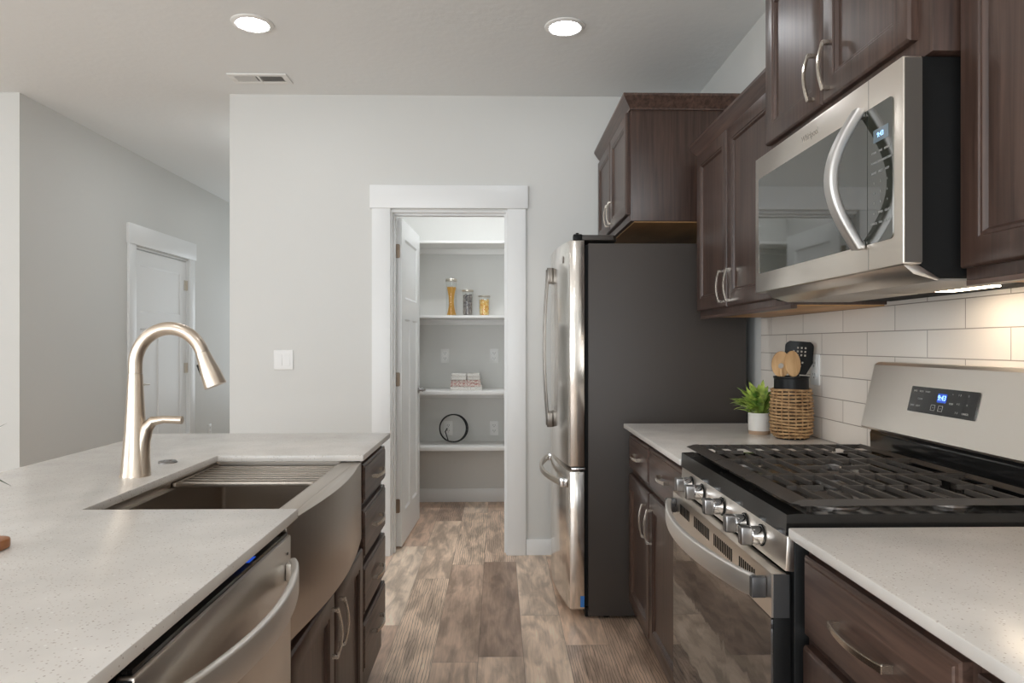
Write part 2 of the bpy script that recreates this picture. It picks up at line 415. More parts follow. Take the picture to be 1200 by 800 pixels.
ROOT = {}
def link_mesh(name, bm, mat, off, smooth=True):
    bmesh.ops.recalc_face_normals(bm, faces=bm.faces[:])
    me = bpy.data.meshes.new(name); bm.to_mesh(me); bm.free()
    if off.length: me.transform(Matrix.Translation(-off))
    me.materials.append(mat)
    if smooth:
        me.shade_smooth(); me.set_sharp_from_angle(angle=R(32))
    o = bpy.data.objects.new(name, me); COL.objects.link(o); return o
def tag(o, label, cat, group=None, kind=None):
    o['label'] = label; o['category'] = cat
    if group: o['group'] = group
    if kind: o['kind'] = kind
    return o
def thing(name, label, cat, loc, group=None):
    o = bpy.data.objects.new(name, None); COL.objects.link(o); o.location = loc
    o.empty_display_size = 0.1
    ROOT[o] = Vector(loc)
    return tag(o, label, cat, group)
def solo(name, bm, mat, label, cat, loc, group=None, kind=None):
    """a thing that is one mesh with its origin at loc"""
    o = link_mesh(name, bm, mat, Vector(loc)); o.location = loc; ROOT[o] = Vector(loc)
    return tag(o, label, cat, group, kind)
def part(name, bm, mat, parent, label=None, smooth=True):
    off = ROOT[parent]; o = link_mesh(name, bm, mat, off, smooth); o.parent = parent; ROOT[o] = off
    if label: o['label'] = label
    return o
def struct(name, bm, mat, smooth=True):
    o = link_mesh(name, bm, mat, Vector((0, 0, 0)), smooth); o['kind'] = 'structure'; ROOT[o] = Vector((0, 0, 0)); return o
def NB(): return bmesh.new()
def B(*boxes, bev=0.0):
    bm = NB()
    for b in boxes: add_box(bm, *b, bev=bev)
    return bm
def text_mesh(txt, size, to_world, depth=0.0004):
    """flat text centred on the origin, mapped by to_world(u, v, w)"""
    c = bpy.data.curves.new('txt', 'FONT'); c.body = txt; c.size = size; c.align_x = 'CENTER'; c.align_y = 'CENTER'; c.extrude = depth
    o = bpy.data.objects.new('txt', c); COL.objects.link(o)
    dg = bpy.context.evaluated_depsgraph_get(); me = bpy.data.meshes.new_from_object(o.evaluated_get(dg))
    bpy.data.objects.remove(o); bpy.data.curves.remove(c)
    bm = bmesh.new(); bm.from_mesh(me); bpy.data.meshes.remove(me)
    for v in bm.verts: v.co = Vector(to_world(v.co.x, v.co.y, v.co.z))
    return bm

# ------------------------------------------------------------ the room
CE = 2.743; WX = 1.19; WY = 4.16; HX = -2.825; LX = -5.5; RY = -4.5
struct('floor', B((LX - .1, WX + .1, RY - .1, 9.2, -0.1, 0)), M['floor'])
struct('ceiling', B((LX - .1, WX + .1, RY - .1, 9.2, CE, CE + 0.1)), M['ceiling'])
struct('wall_right', B((WX, WX + 0.12, RY, 5.7, 0, CE)), M['wall'])
# back wall of the kitchen, from the hall corner to the right wall, with the pantry door opening
DO0, DO1, DOZ = -0.645, 0.058, 2.058
struct('wall_back', B((-1.594, DO0, WY, WY + .115, 0, CE), (DO1, WX, WY, WY + .115, 0, CE), (DO0, DO1, WY, WY + .115, DOZ, CE)), M['wall'])
struct('wall_hall_right', B((-1.594, -1.479, WY + .115, 9.0, 0, CE)), M['wall'])
struct('wall_hall_left', B((HX - .115, HX, WY + .115, 5.44, 0, CE), (HX - .115, HX, 6.40, 9.0, 0, CE), (HX - .115, HX, 5.44, 6.40, 2.02, CE)), M['wall'])
struct('wall_front_left', B((LX, HX, WY, WY + .115, 0, CE)), M['wall'])
struct('wall_hall_end', B((HX - .115, -2.6, 9.0, 9.1, 0, CE), (-1.7, -1.479, 9.0, 9.1, 0, CE), (-2.6, -1.7, 9.0, 9.1, 0, .4), (-2.6, -1.7, 9.0, 9.1, 2.3, CE)), M['wall'])
struct('wall_left', B((LX - .1, LX, RY, -2.95, 0, CE), (LX - .1, LX, .55, WY, 0, CE), (LX - .1, LX, -2.95, .55, 0, .3), (LX - .1, LX, -2.95, .55, 2.4, CE)), M['wall'])
struct('wall_rear', B((LX, -3.9, RY - .1, RY, 0, CE), (.1, WX, RY - .1, RY, 0, CE), (-3.9, .1, RY - .1, RY, 0, .3), (-3.9, .1, RY - .1, RY, 2.4, CE)), M['wall'])
# pantry
PX0, PX1, PY = -0.80, 0.62, 5.57
struct('wall_pantry_back', B((PX0 - .1, PX1 + .1, PY, PY + .1, 0, CE)), M['wall'])
struct('wall_pantry_left', B((PX0 - .1, PX0, WY + .115, PY, 0, CE)), M['wall'])
struct('wall_pantry_right', B((PX1, PX1 + .1, WY + .115, PY, 0, CE)), M['wall'])
# windows behind the camera
def window(name, fr, pane):
    o = struct(name, fr, M['trim']); part('pane', pane, M['pane'], o)
window('window_1', B((-3.9, .1, -4.57, -4.5, .3, .36), (-3.9, .1, -4.57, -4.5, 2.34, 2.4), (-3.9, -3.84, -4.57, -4.5, .36, 2.34), (.04, .1, -4.57, -4.5, .36, 2.34), (-1.93, -1.87, -4.57, -4.5, .36, 2.34)),
       B((-3.84, .04, -4.55, -4.545, .36, 2.34)))
window('window_2', B((-5.57, -5.5, -2.95, .55, .3, .36), (-5.57, -5.5, -2.95, .55, 2.34, 2.4), (-5.57, -5.5, -2.95, -2.89, .36, 2.34), (-5.57, -5.5, .49, .55, .36, 2.34), (-5.57, -5.5, -1.23, -1.17, .36, 2.34)),
       B((-5.55, -5.545, -2.89, .49, .36, 2.34)))
window('hall_fill_window', B((-2.6, -1.7, 9.0, 9.07, .4, .46), (-2.6, -1.7, 9.0, 9.07, 2.24, 2.3), (-2.6, -2.54, 9.0, 9.07, .46, 2.24), (-1.76, -1.7, 9.0, 9.07, .46, 2.24)),
       B((-2.54, -1.76, 9.04, 9.045, .46, 2.24)))  # unseen hall end window, added to go with the hall fill lamp
# baseboards
BH = 0.095
struct('baseboard_back', B((-1.594, -.757, WY - .014, WY - .0005, 0, BH), (.165, WX - .001, WY - .014, WY - .0005, 0, BH), bev=.002), M['trim'])
struct('baseboard_pantry', B((PX0 + .001, PX1 - .001, PY - .014, PY - .0005, 0, BH + .012), bev=.002), M['trim'])
struct('baseboard_pantry_right', B((PX1 - .014, PX1 - .0005, WY + .13, PY - .016, 0, BH + .012), bev=.002), M['trim'])
struct('baseboard_hall', B((HX + .0005, HX + .014, WY + .02, 5.33, 0, BH), (HX + .0005, HX + .014, 6.52, 8.99, 0, BH), bev=.002), M['trim'])
struct('baseboard_front_left', B((LX + .001, HX - .001, WY - .014, WY - .0005, 0, BH), bev=.002), M['trim'])
# pantry door casing + jamb
CW = .106
struct('trim_1', B((DO0 - CW, DO0 + .004, WY - .018, WY - .0005, 0, 2.066), (DO1 - .004, DO1 + CW, WY - .018, WY - .0005, 0, 2.066), bev=.0015), M['trim'])
struct('trim_2', B((DO0 - CW - .012, DO1 + CW + .012, WY - .026, WY - .0005, 2.066, 2.203), bev=.0015), M['trim'])
bm = B((DO0, DO0 + .012, WY + .0, WY + .125, 0, 2.046), (DO1 - .012, DO1, WY, WY + .125, 0, 2.046), (DO0, DO1, WY, WY + .125, 2.046, DOZ))
add_box(bm, DO0 + .012, DO0 + .022, WY + .04, WY + .085, 0, 2.034); add_box(bm, DO1 - .022, DO1 - .012, WY + .04, WY + .085, 0, 2.034)
add_box(bm, DO0 + .012, DO1 - .012, WY + .04, WY + .085, 2.034, 2.046)
struct('trim_3', bm, M['trim'])
# hall door casing
struct('trim_4', B((HX + .0005, HX + .019, 5.345, 5.452, 0, 2.03), (HX + .0005, HX + .019, 6.388, 6.495, 0, 2.03), bev=.0015), M['trim'])
struct('trim_5', B((HX + .0005, HX + .027, 5.333, 6.507, 2.03, 2.185), bev=.0015), M['trim'])
struct('trim_6', B((HX - .115, HX, 5.44, 5.455, 0, 2.008), (HX - .115, HX, 6.385, 6.40, 0, 2.008), (HX - .115, HX, 5.44, 6.40, 2.008, 2.02)), M['trim'])

def door_slab(wd, ht, t=.035):
    """three panel door, local: u 0..wd along y, x 0..t thick, z 0..ht"""
    bm = NB(); d = .008; st = .115
    add_box(bm, d, t - d, .002, wd - .002, .002, ht - .002)
    zr = (0, .20, ht - .62, ht - .62 + .13, ht - .115, ht)
    for x0, x1 in ((0, d + .001), (t - d - .001, t)):
        for y0, y1, z0, z1 in ((0, st, 0, ht), (wd - st, wd, 0, ht), (st, wd - st, 0, zr[1]), (st, wd - st, zr[2], zr[3]), (st, wd - st, zr[4], zr[5]),
                               (wd / 2 - .05, wd / 2 + .05, zr[1], zr[2])):
            add_box(bm, x0, x1, y0, y1, z0, z1)
        # sloped sticking round each panel
        for y0, y1, z0, z1 in ((st, wd - st, zr[3], zr[4]), (st, wd / 2 - .05, zr[1], zr[2]), (wd / 2 + .05, wd - st, zr[1], zr[2])):
            xa, xb = (0.0005, d) if x0 == 0 else (t - .0005, t - d)
            o = [(xa, y0, z0), (xa, y1, z0), (xa, y1, z1), (xa, y0, z1)]; s = .012
            i = [(xb, y0 + s, z0 + s), (xb, y1 - s, z0 + s), (xb, y1 - s, z1 - s), (xb, y0 + s, z1 - s)]
            loft(bm, [o, i], True, False, False)
    return bm
def lever_set(bm, t, u, z, dirn):
    for x, s in ((0, -1), (t, 1)):
        lathe(bm, (x, u, z), [(.026, 0), (.026, s * .008), (.012, s * .010), (.010, s * .045), (.010, s * .05)], 20, 'x')
        tube(bm, [(x + s * .045, u, z), (x + s * .047, u + dirn * .03, z + .002), (x + s * .045, u + dirn * .10, z - .002)], [.009, .008, .006], 10)
def place(bm, loc, rz):
    bmesh.ops.transform(bm, matrix=Matrix.Translation(loc) @ Matrix.Rotation(rz, 4, 'Z'), verts=bm.verts[:]); return bm
# pantry door, swung open into the pantry
dl = Vector((-.630, 4.298, .012)); drz = -math.atan2(.030, .74)
o = place(door_slab(.715, 2.025), dl, drz)
pd = struct('door_1', o, M['trim'])
bm = NB(); lever_set(bm, .035, .65, .925, -1); part('door_handle', place(bm, dl, drz), M['knob_grip'], pd, 'dark nickel lever handle')
for z in (.22, 1.0, 1.79):
    bm = NB(); prism(bm, rrect(-.010, .024, z, z + .085, .008), 'y', 4.2935, 4.2975)
    bmesh.ops.translate(bm, vec=(-.630, 0, 0), verts=bm.verts[:])
    tube(bm, [(-.641, 4.294, z), (-.641, 4.294, z + .085)], .006, 10)
    part('hinge', bm, M['hinge'], pd, 'bronze door hinge')
# hall door, closed
dl2 = Vector((HX - .05, 5.458, .01))
hd = struct('door_2', place(door_slab(.924, 1.994), dl2, 0), M['trim'])
bm = NB(); lever_set(bm, .035, .07, .93, 1); part('door_handle', place(bm, dl2, 0), M['nickel'], hd, 'nickel lever handle')
for z in (.22, 1.0, 1.745):
    bm = B((HX - .0145, HX - .008, 6.34, 6.384, z, z + .09)); tube(bm, [(HX - .006, 6.384, z), (HX - .006, 6.384, z + .09)], .007, 10)
    part('hinge', bm, M['nickel'], hd, 'nickel door hinge')

# ------------------------------------------------------------ cabinet builders (fronts face -x on the right wall, +x on the island)
def front_map(X, s): return lambda u, v, w: (X + s * w, u, v)
def ring_front(mp, u0, u1, v0, v1, prof):
    bm = NB(); rings = []
    for ins, hgt in prof:
        rings.append([mp(u0 + ins, v0 + ins, hgt), mp(u1 - ins, v0 + ins, hgt), mp(u1 - ins, v1 - ins, hgt), mp(u0 + ins, v1 - ins, hgt)])
    loft(bm, rings); return bm
DOORP = [(0, 0), (0, .014), (.003, .0185), (.006, .020), (.052, .020), (.0545, .0175), (.060, .0175), (.066, .0105), (.070, .0105)]
DRAWP = [(0, 0), (0, .013), (.003, .016), (.009, .0165), (.0105, .0195), (.014, .020)]
def pull(mp, cu, cv, L=.13, vertical=True, w0=.020, proj=.030, wd=.013):
    bm = NB(); h = L / 2
    path = [(-h, 0), (-h, proj * .62)] + [(-h + L * i / 12, proj * .62 + proj * .38 * math.sin(PI * i / 12)) for i in range(1, 12)] + [(h, proj * .62), (h, 0)]
    out, inn = [], []
    th = .0065
    rings = []
    n = len(path)
    for i, (a, o) in enumerate(path):
        if i in (0, n - 1): ia, io = a + (th if i == 0 else -th) * 1.4, o
        elif i in (1, n - 2): ia, io = a + (th if i == 1 else -th) * 1.4, o - th
        else: ia, io = a, o - th
        wv = wd * (1.0 if i in (0, 1, n - 2, n - 1) else 0.86)
        r = []
        for (aa, oo, ww) in ((a, o, -wv / 2), (a, o, wv / 2), (ia, io, wv / 2), (ia, io, -wv / 2)):
            r.append(mp(cu + ww, cv + aa, w0 + oo) if vertical else mp(cu + aa, cv + ww, w0 + oo))
        rings.append(r)
    loft(bm, rings); bmesh.ops.recalc_face_normals(bm, faces=bm.faces[:])
    bmesh.ops.bevel(bm, geom=bm.edges[:], offset=.0011, segments=2, affect='EDGES')
    return bm
def cab_door(parent, X, s, u0, u1, v0, v1, hu, hv, L=.13):
    mp = front_map(X, s)
    d = part('door', ring_front(mp, u0, u1, v0, v1, DOORP), M['wood_v'], parent)
    part('handle', pull(mp, hu, hv, L, True), M['pull'], d, 'satin nickel arched handle')
    return d
def cab_drawer(parent, X, s, u0, u1, v0, v1, L=.15, hv=None):
    mp = front_map(X, s)
    d = part('drawer', ring_front(mp, u0, u1, v0, v1, DRAWP), M['wood_h'], parent)
    part('handle', pull(mp, (u0 + u1) / 2, (v0 + v1) / 2 if hv is None else hv, L, False), M['pull'], d, 'satin nickel arched handle')
    return d
SB = .894                      # underside of the countertops
# right run, base cabinet beyond the range
c = thing('base_cabinet', 'dark brown base cabinet with two drawers and two doors between range and refrigerator', 'cabinet', (.88, 2.555, 0))
part('carcass', B((.585, WX - .001, 2.086, 3.018, .10, SB - .001), bev=.001), M['wood_v'], c)
part('toe_kick', B((.645, .66, 2.086, 3.018, 0, .10)), M['wood_h'], c)
cab_drawer(c, .585, -1, 2.618, 3.008, .727, .868, .125)
cab_drawer(c, .585, -1, 2.100, 2.606, .727, .868, .125)
cab_door(c, .585, -1, 2.608, 3.008, .145, .700, 2.650, .585, .13)
cab_door(c, .585, -1, 2.100, 2.600, .145, .700, 2.558, .585, .13)
# right run, base cabinets on the near side of the range
c = thing('base_cabinet', 'dark brown base cabinet with one wide handled drawer just nearer than the range', 'cabinet', (.88, 1.06, 0))
part('carcass', B((.585, WX - .001, .832, 1.298, .10, SB - .001), bev=.001), M['wood_v'], c)
part('toe_kick', B((.645, .66, .832, 1.298, 0, .10)), M['wood_h'], c)
cab_drawer(c, .585, -1, .846, 1.284, .720, .868, .165)
cab_door(c, .585, -1, .846, 1.284, .145, .700, .90, .585, .13)
c = thing('base_cabinet', 'dark brown base cabinet at the lower right corner of the photo', 'cabinet', (.88, .45, 0))
part('carcass', B((.585, WX - .001, .10, .831, .10, SB - .001), bev=.001), M['wood_v'], c)
part('toe_kick', B((.645, .66, .10, .831, 0, .10)), M['wood_h'], c)
cab_drawer(c, .585, -1, .112, .818, .720, .868, .165)
cab_door(c, .585, -1, .47, .818, .145, .700, .51, .585, .13)
cab_door(c, .585, -1, .112, .462, .145, .700, .42, .585, .13)
bm = NB(); prism(bm, [(.546, 2.087), (WX - .001, 2.087), (WX - .001, 3.022), (.546, 3.022)], 'z', SB, .914, .003)
solo('countertop', bm, M['quartz'], 'speckled beige quartz countertop holding the basket, between range and refrigerator', 'countertop', (.86, 2.55, SB))
bm = NB(); prism(bm, [(.546, .10), (WX - .001, .10), (WX - .001, 1.301), (.546, 1.301)], 'z', SB, .914, .003)
solo('countertop', bm, M['quartz'], 'empty speckled beige quartz countertop in the lower right corner', 'countertop', (.86, .70, SB))
# backsplash
struct('wall_backsplash', B((WX - .011, WX - .0005, .10, 3.10, .9145, 1.398)), M['tile'])

CROWN = [(0, 0), (.006, 0), (.006, .008), (.010, .014), (.018, .024), (.028, .038), (.036, .050), (.040, .055), (.040, .066), (0, .066)]
def crown(path_fn, prof=CROWN):
    bm = NB(); loft(bm, list(zip(*[path_fn(o, z) for o, z in prof]))); return bm
# upper cabinet beyond the microwave
UB = 1.376
c = thing('wall_cabinet', 'dark brown two door wall cabinet hung between microwave and refrigerator cabinet', 'cabinet', (1.04, 2.56, UB))
part('carcass', B((.885, WX - .001, 2.088, 3.030, UB + .004, 2.090), bev=.001), M['wood_v'], c)
part('underside', B((.905, WX - .012, 2.10, 3.018, UB, UB + .004)), M['maple'], c, 'pale maple underside')
part('bottom_rail', B((.885, .904, 2.088, 3.030, UB - .008, UB + .0035)), M['wood_h'], c)
part('crown_molding', crown(lambda o, z: [(.885 - o, 2.088, 2.068 + z), (.885 - o, 3.031 + o, 2.068 + z), (WX - .001, 3.031 + o, 2.068 + z)]), M['wood_h'], c)
cab_door(c, .885, -1, 2.628, 3.020, 1.402, 2.078, 2.668, 1.482, .125)
cab_door(c, .885, -1, 2.100, 2.620, 1.402, 2.078, 2.580, 1.482, .125)
# cabinet over the microwave
c = thing('wall_cabinet', 'dark brown two door wall cabinet mounted right above the microwave', 'cabinet', (1.0, 1.69, 1.815))
part('carcass', B((.822, WX - .001, 1.300, 2.085, 1.815, 2.345), bev=.001), M['wood_v'], c)
part('crown_molding', crown(lambda o, z: [(WX - .001, 1.300 - o, 2.335 + z), (.822 - o, 1.300 - o, 2.335 + z), (.822 - o, 2.085 + o, 2.335 + z), (WX - .001, 2.085 + o, 2.335 + z)]), M['wood_h'], c)
cab_door(c, .822, -1, 1.346, 1.708, 1.855, 2.320, 1.742 - .07, 1.936, .12)
cab_door(c, .822, -1, 1.716, 2.078, 1.855, 2.320, 1.752, 1.936, .12)
# near upper cabinet
c = thing('wall_cabinet', 'dark brown wall cabinet cut off by the right edge of the photo', 'cabinet', (1.04, .95, UB))
part('carcass', B((.885, WX - .001, .62, 1.298, UB + .004, 2.09), bev=.001), M['wood_v'], c)
part('underside', B((.905, WX - .012, .63, 1.288, UB, UB + .004)), M['maple'], c, 'pale maple underside')
part('bottom_rail', B((.885, .904, .62, 1.298, UB - .006, UB + .0035)), M['wood_h'], c)
cab_door(c, .885, -1, .64, 1.290, 1.402, 2.078, .70, 1.482, .125)
# cabinet over the refrigerator
FB = 1.830
c = thing('wall_cabinet', 'dark brown deep wall cabinet with crown above the refrigerator', 'cabinet', (.9, 3.68, FB))
part('carcass', B((.612, WX - .001, 3.205, 4.140, FB, 2.350), bev=.001), M['wood_v'], c)
part('underside', B((.632, WX - .012, 3.222, 4.128, FB - .004, FB)), M['maple'], c, 'pale maple underside')
part('crown_molding', crown(lambda o, z: [(WX - .001, 3.205 - o, 2.342 + z), (.612 - o, 3.205 - o, 2.342 + z), (.612 - o, 4.145, 2.342 + z)]), M['wood_h'], c)
cab_door(c, .612, -1, 3.222, 3.672, 1.862, 2.335, 3.632, 1.945, .12)
cab_door(c, .612, -1, 3.680, 4.130, 1.862, 2.335, 3.720, 1.945, .12)

# ------------------------------------------------------------ refrigerator
f = thing('refrigerator', 'stainless french door refrigerator with dark grey side panel', 'refrigerator', (.78, 3.635, 0))
F0, F1 = 3.180, 4.090
part('body', B((.412, 1.143, F0, F1, .012, 1.722), bev=.004), M['fridge_side'], f, 'dark grey side panel')
part('gasket', B((.397, .412, F0 + .006, F1 - .006, .06, 1.715)), M['black_gap'], f)
def curve_front(u): return .328 - .047 * (1 - ((u - 3.635) / .455) ** 2)
def fridge_door(y0, y1, z0, z1):
    bm = NB(); n = 14
    poly = [(.395, y0), (.395, y1)] + [(curve_front(y1 + (y0 - y1) * i / n), y1 + (y0 - y1) * i / n) for i in range(n + 1)]
    prism(bm, poly, 'z', z0, z1, .003); return bm
d1 = part('door', fridge_door(F0, 3.632, .698, 1.735), M['steel'], f)
d2 = part('door', fridge_door(3.638, F1, .698, 1.735), M['steel'], f)
d3 = part('freezer_drawer', fridge_door(F0, F1, .045, .675), M['steel'], f)
for d, y in ((d1, 3.592), (d2, 3.678)):
    bm = NB(); xs = curve_front(y)
    pts = [(xs - .022 - .020 * math.sin(PI * i / 16), y, .845 + .79 * i / 16) for i in range(17)]
    sweep(bm, pts, rrect(-.006, .006, -.009, .009, .004, 2), (0, 1, 0))
    part('handle', bm, M['dark_handle'], d)
    for z in (.832, 1.578):
        bm = NB(); prism(bm, rrect(xs - .030, xs + .001, y - .011, y + .011, .006, 3), 'z', z, z + .075, .002)
        part('handle_bracket', bm, M['dark_handle'], d, 'dark polished end bracket')
bm = NB()
pts = [(curve_front(3.26 + .75 * i / 20) - .022 - .034 * math.sin(PI * i / 20), 3.26 + .75 * i / 20, .612) for i in range(21)]
sweep(bm, pts, rrect(-.008, .008, -.014, .014, .004, 2), (0, 0, 1)); part('handle', bm, M['nickel'], d3)
for y in (3.245, 3.985):
    part('handle_bracket', B((curve_front(y + .02) - .026, curve_front(y + .02) + .004, y, y + .04, .592, .632), bev=.003), M['chrome'], d3, 'polished chrome end bracket')
bm = NB(); prism(bm, [(.36, F0 + .01), (.53, F0 + .01), (.55, F0 + .06), (.55, F1 - .06), (.53, F1 - .01), (.36, F1 - .01)], 'z', 1.7375, 1.762, .003)
part('top_hinge_cover', bm, M['fridge_side'], f)
bm = B((.345, .385, F0 + .005, F0 + .05, 1.7365, 1.765), bev=.004); lathe(bm, (.365, F0 + .027, 1.765), [(.008, 0), (.008, .006), (.005, .008)], 14); part('hinge', bm, M['black'], f)
bm = B((.335, .400, F0 + .004, F0 + .04, .680, .692), bev=.002); part('hinge', bm, M['chrome'], f, 'bright metal door hinge')
bm = NB(); lathe(bm, (curve_front(3.30) - .0015, 3.30, 1.66), [(.017, .003), (.017, 0), (.014, -.001)], 20, 'x'); part('badge', bm, M['logo'], f, 'small round emblem')
part('base_grille', B((.40, .43, F0 + .02, F1 - .02, .004, .043)), M['black'], f)
part('film', B((.376, .394, F0 - .001, F0 - .0003, .055, .105)), M['blue'], f, 'blue protective film scrap')
for x, y in ((.50, 3.22), (.50, 4.05), (1.08, 3.22), (1.08, 4.05)):
    bm = NB(); lathe(bm, (x, y, 0), [(.018, 0), (.018, .009), (.012, .0118)], 14); part('foot', bm, M['black'], f)

# ------------------------------------------------------------ gas range
Y0, Y1 = 1.318, 2.080
r = thing('gas_range', 'stainless gas range with black grates and five chrome knobs', 'range', (.86, 1.70, 0))
part('body', B((.566, 1.165, Y0 + .002, Y1 - .002, .03, .905), bev=.002), M['black'], r)
# control panel (stainless front that leans back a little)
bm = NB(); prism(bm, [(.566, .824), (.548, .826), (.552, .893), (.566, .893)], 'y', Y0, Y1, .002)
cp = part('control_panel', bm, M['steel_h'], r)
bm = NB(); prism(bm, [(.549, .8935), (.5655, .8935), (.5655, .906), (.586, .906), (.586, .936), (.551, .934)], 'y', Y0, Y1)
add_box(bm, .586, 1.13, Y0, Y1, .906, .922)
for y in (Y0, Y1 - .022): add_box(bm, .586, 1.108, y, y + .022, .922, .9345)
add_box(bm, 1.108, 1.13, Y0, Y1, .922, .9345)
part('cooktop', bm, M['enamel'], r)
for ky in (1.965, 1.862, 1.697, 1.538, 1.440):
    bm = NB(); lathe(bm, (.5475, ky, .862), [(.0, 0), (.0192, 0), (.0196, -.004), (.0190, -.022), (.0175, -.0235), (.0, -.0235)], 32, 'x')
    k = part('knob', bm, M['chrome'], r)
    bm = NB()
    prism(bm, [(.5255, ky - .0125), (.5255, ky + .0125), (.504, ky + .0105), (.502, ky + .008), (.502, ky - .008), (.504, ky - .0105)], 'z', .8435, .8805, .0025, 3)
    part('knob_grip', bm, M['knob_grip'], k)
    bm = NB(); lathe(bm, (.5485, ky, .862), [(.0225, .0005), (.0225, -.0015), (.0198, -.0015)], 28, 'x', False); part('knob_ring', bm, M['black_gap'], k)
# oven door
od = part('oven_door', B((.528, .562, Y0 + .006, Y1 - .006, .255, .818), bev=.003), M['black'], r)
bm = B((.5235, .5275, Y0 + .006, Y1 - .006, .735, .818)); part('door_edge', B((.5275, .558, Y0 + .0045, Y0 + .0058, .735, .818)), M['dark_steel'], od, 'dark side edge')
add_box(bm, .5235, .552, Y0 + .006, Y1 - .006, .8185, .820)
part('door_band', bm, M['steel_h'], od)
bm = NB(); prism(bm, rrect(Y0 + .008, Y1 - .008, .258, .733, .004, 3), 'x', .5235, .5275); part('oven_window', bm, M['oven_glass'], od, 'dark mirror glass oven door front')
for g0, g1 in ((1.41, 1.50), (1.55, 1.68), (1.72, 1.85), (1.90, 1.99)):
    y = g0; bm = NB()
    while y < g1: add_box(bm, .5225, .5236, y, y + .0042, .772, .800); y += .0125
    part('vent_slots', bm, M['black_gap'], od)
bm = NB(); n = 24; ya, yb = 1.362, 2.036
pts = [(.502 - .052 * max(0, math.sin(PI * i / n)) ** .8, ya + (yb - ya) * i / n, .785) for i in range(n + 1)]
sweep(bm, pts, rrect(-.007, .007, -.022, .022, .004, 3), (0, 0, 1))
part('oven_handle', bm, M['handle_steel'], od)
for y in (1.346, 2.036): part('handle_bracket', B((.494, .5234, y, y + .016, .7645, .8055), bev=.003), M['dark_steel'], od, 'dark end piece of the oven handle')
part('storage_drawer', B((.530, .562, Y0 + .006, Y1 - .006, .060, .245), bev=.003), M['steel_h'], r)
for x in (.60, 1.12):
    for y in (1.36, 2.04):
        bm = NB(); lathe(bm, (x, y, 0), [(.018, 0), (.018, .012), (.01, .0298)], 12); part('foot', bm, M['black'], r)
# burners
for bx, by, br in ((.705, 1.455, .040), (.955, 1.455, .032), (.705, 1.945, .036), (.955, 1.945, .028), (.83, 1.70, .034)):
    bm = NB(); lathe(bm, (bx, by, .9222), [(br * 1.35, 0), (br * 1.3, .004), (br, .006), (br * .95, .013)], 28); b1 = part('burner', bm, M['knob_grip'], r, 'dull silver burner ring')
    bm = NB(); lathe(bm, (bx, by, .9354), [(br * .98, 0), (br, .002), (br * .95, .006), (br * .3, .008)], 28); part('burner_cap', bm, M['iron'], b1)
# grates
GZ = .9605; GX0, GX1 = .572, 1.092
def bar(bm, a, b, wt=.006, wb=.0085, h=.0095):
    a = Vector(a); b = Vector(b); t = (b - a).normalized(); s = t.cross(Vector((0, 0, 1)))
    rings = []
    for p in (a, b):
        rings.append([p + s * (-wb / 2) + Vector((0, 0, -h)), p + s * (wb / 2) + Vector((0, 0, -h)), p + s * (wt / 2), p + s * (-wt / 2)])
    loft(bm, rings)
for g0, g1 in ((1.330, 1.592), (1.596, 1.806), (1.810, 2.070)):
    bm = NB(); mid = (g0 + g1) / 2
    for x0, x1, lean in ((GX0, GX0 + .030, 0), (GX1 - .020, GX1, 0)):
        prism(bm, [(x0 - (.010 if x0 == GX0 else 0), GZ - .007), (x1, GZ - .014), (x1, GZ - .003), (x1 - .004, GZ), (x0 + .012, GZ - .001)], 'y', g0, g1)
    for y in (g0, g1 - .010): bar(bm, (GX0 + .01, y + .005, GZ - .001), (GX1 - .005, y + .005, GZ - .001), .007, .009, .012)
    centre = abs(mid - 1.70) < .02
    bl = [(.83, mid, .045)] if centre else [(.705, mid - (.0 if mid < 1.7 else -.0), .045), (.955, mid, .045)]
    k = 0; x = GX0 + .062
    while x < GX1 - .04:
        near_b = [b for b in bl if abs(b[0] - x) < .055]
        if near_b and k % 2 == 1 or (near_b and abs(near_b[0][0] - x) < .02):
            bar(bm, (x, g0 + .008, GZ), (x, mid - .042, GZ)); bar(bm, (x, mid + .042, GZ), (x, g1 - .008, GZ))
        else: bar(bm, (x, g0 + .008, GZ), (x, g1 - .008, GZ))
        x += .0475; k += 1
    for b in bl:
        for s in (-1, 1):
            bar(bm, (b[0] + s * .018, mid, GZ), (b[0] + s * .095, mid, GZ))
    if not centre: bar(bm, (.79, mid, GZ), (.87, mid, GZ))
    for x in (GX0 + .03, GX1 - .03):
        for y in (g0 + .01, g1 - .01): bar(bm, (x, y, GZ - .008), (x + .001, y, GZ - .008), .014, .016, GZ - .008 - .9225)
    part('grate', bm, M['iron'], r)
# backguard
bm = NB(); prism(bm, [(1.131, .906), (WX - .014, .906), (WX - .014, 1.02), (1.135, 1.02), (1.120, .995), (1.122, .945)], 'y', Y0 + .002, Y1 - .002, .003)
part('backguard_base', bm, M['enamel'], r)
def bgx(z): return 1.090 + (z - 1.02) / .19 * .052
bm = NB(); rings = []
poly = [(1.092, 1.016), (1.096, 1.010), (1.150, 1.012), (1.174, 1.03), (1.174, 1.196), (1.160, 1.207), (1.145, 1.206), (1.134, 1.198)]
t = NB(); prism(t, poly, 'y', Y0, Y1)
ed = [e for e in t.edges if abs(e.verts[0].co.y - e.verts[1].co.y) < 1e-5]
bmesh.ops.bevel(t, geom=ed, offset=.006, segments=3, affect='EDGES'); merge(bm, t)
bgp = part('backguard', bm, M['steel_h'], r)
def bgface(u, v, wv=0):     # point on the leaning stainless face: u along y, v up the slope from z=1.016
    L = math.hypot(.042, .182); k = v / L
    nx, nz = -.182 / L, .042 / L
    return (1.092 + .042 * k + nx * wv, u, 1.016 + .182 * k + nz * wv)
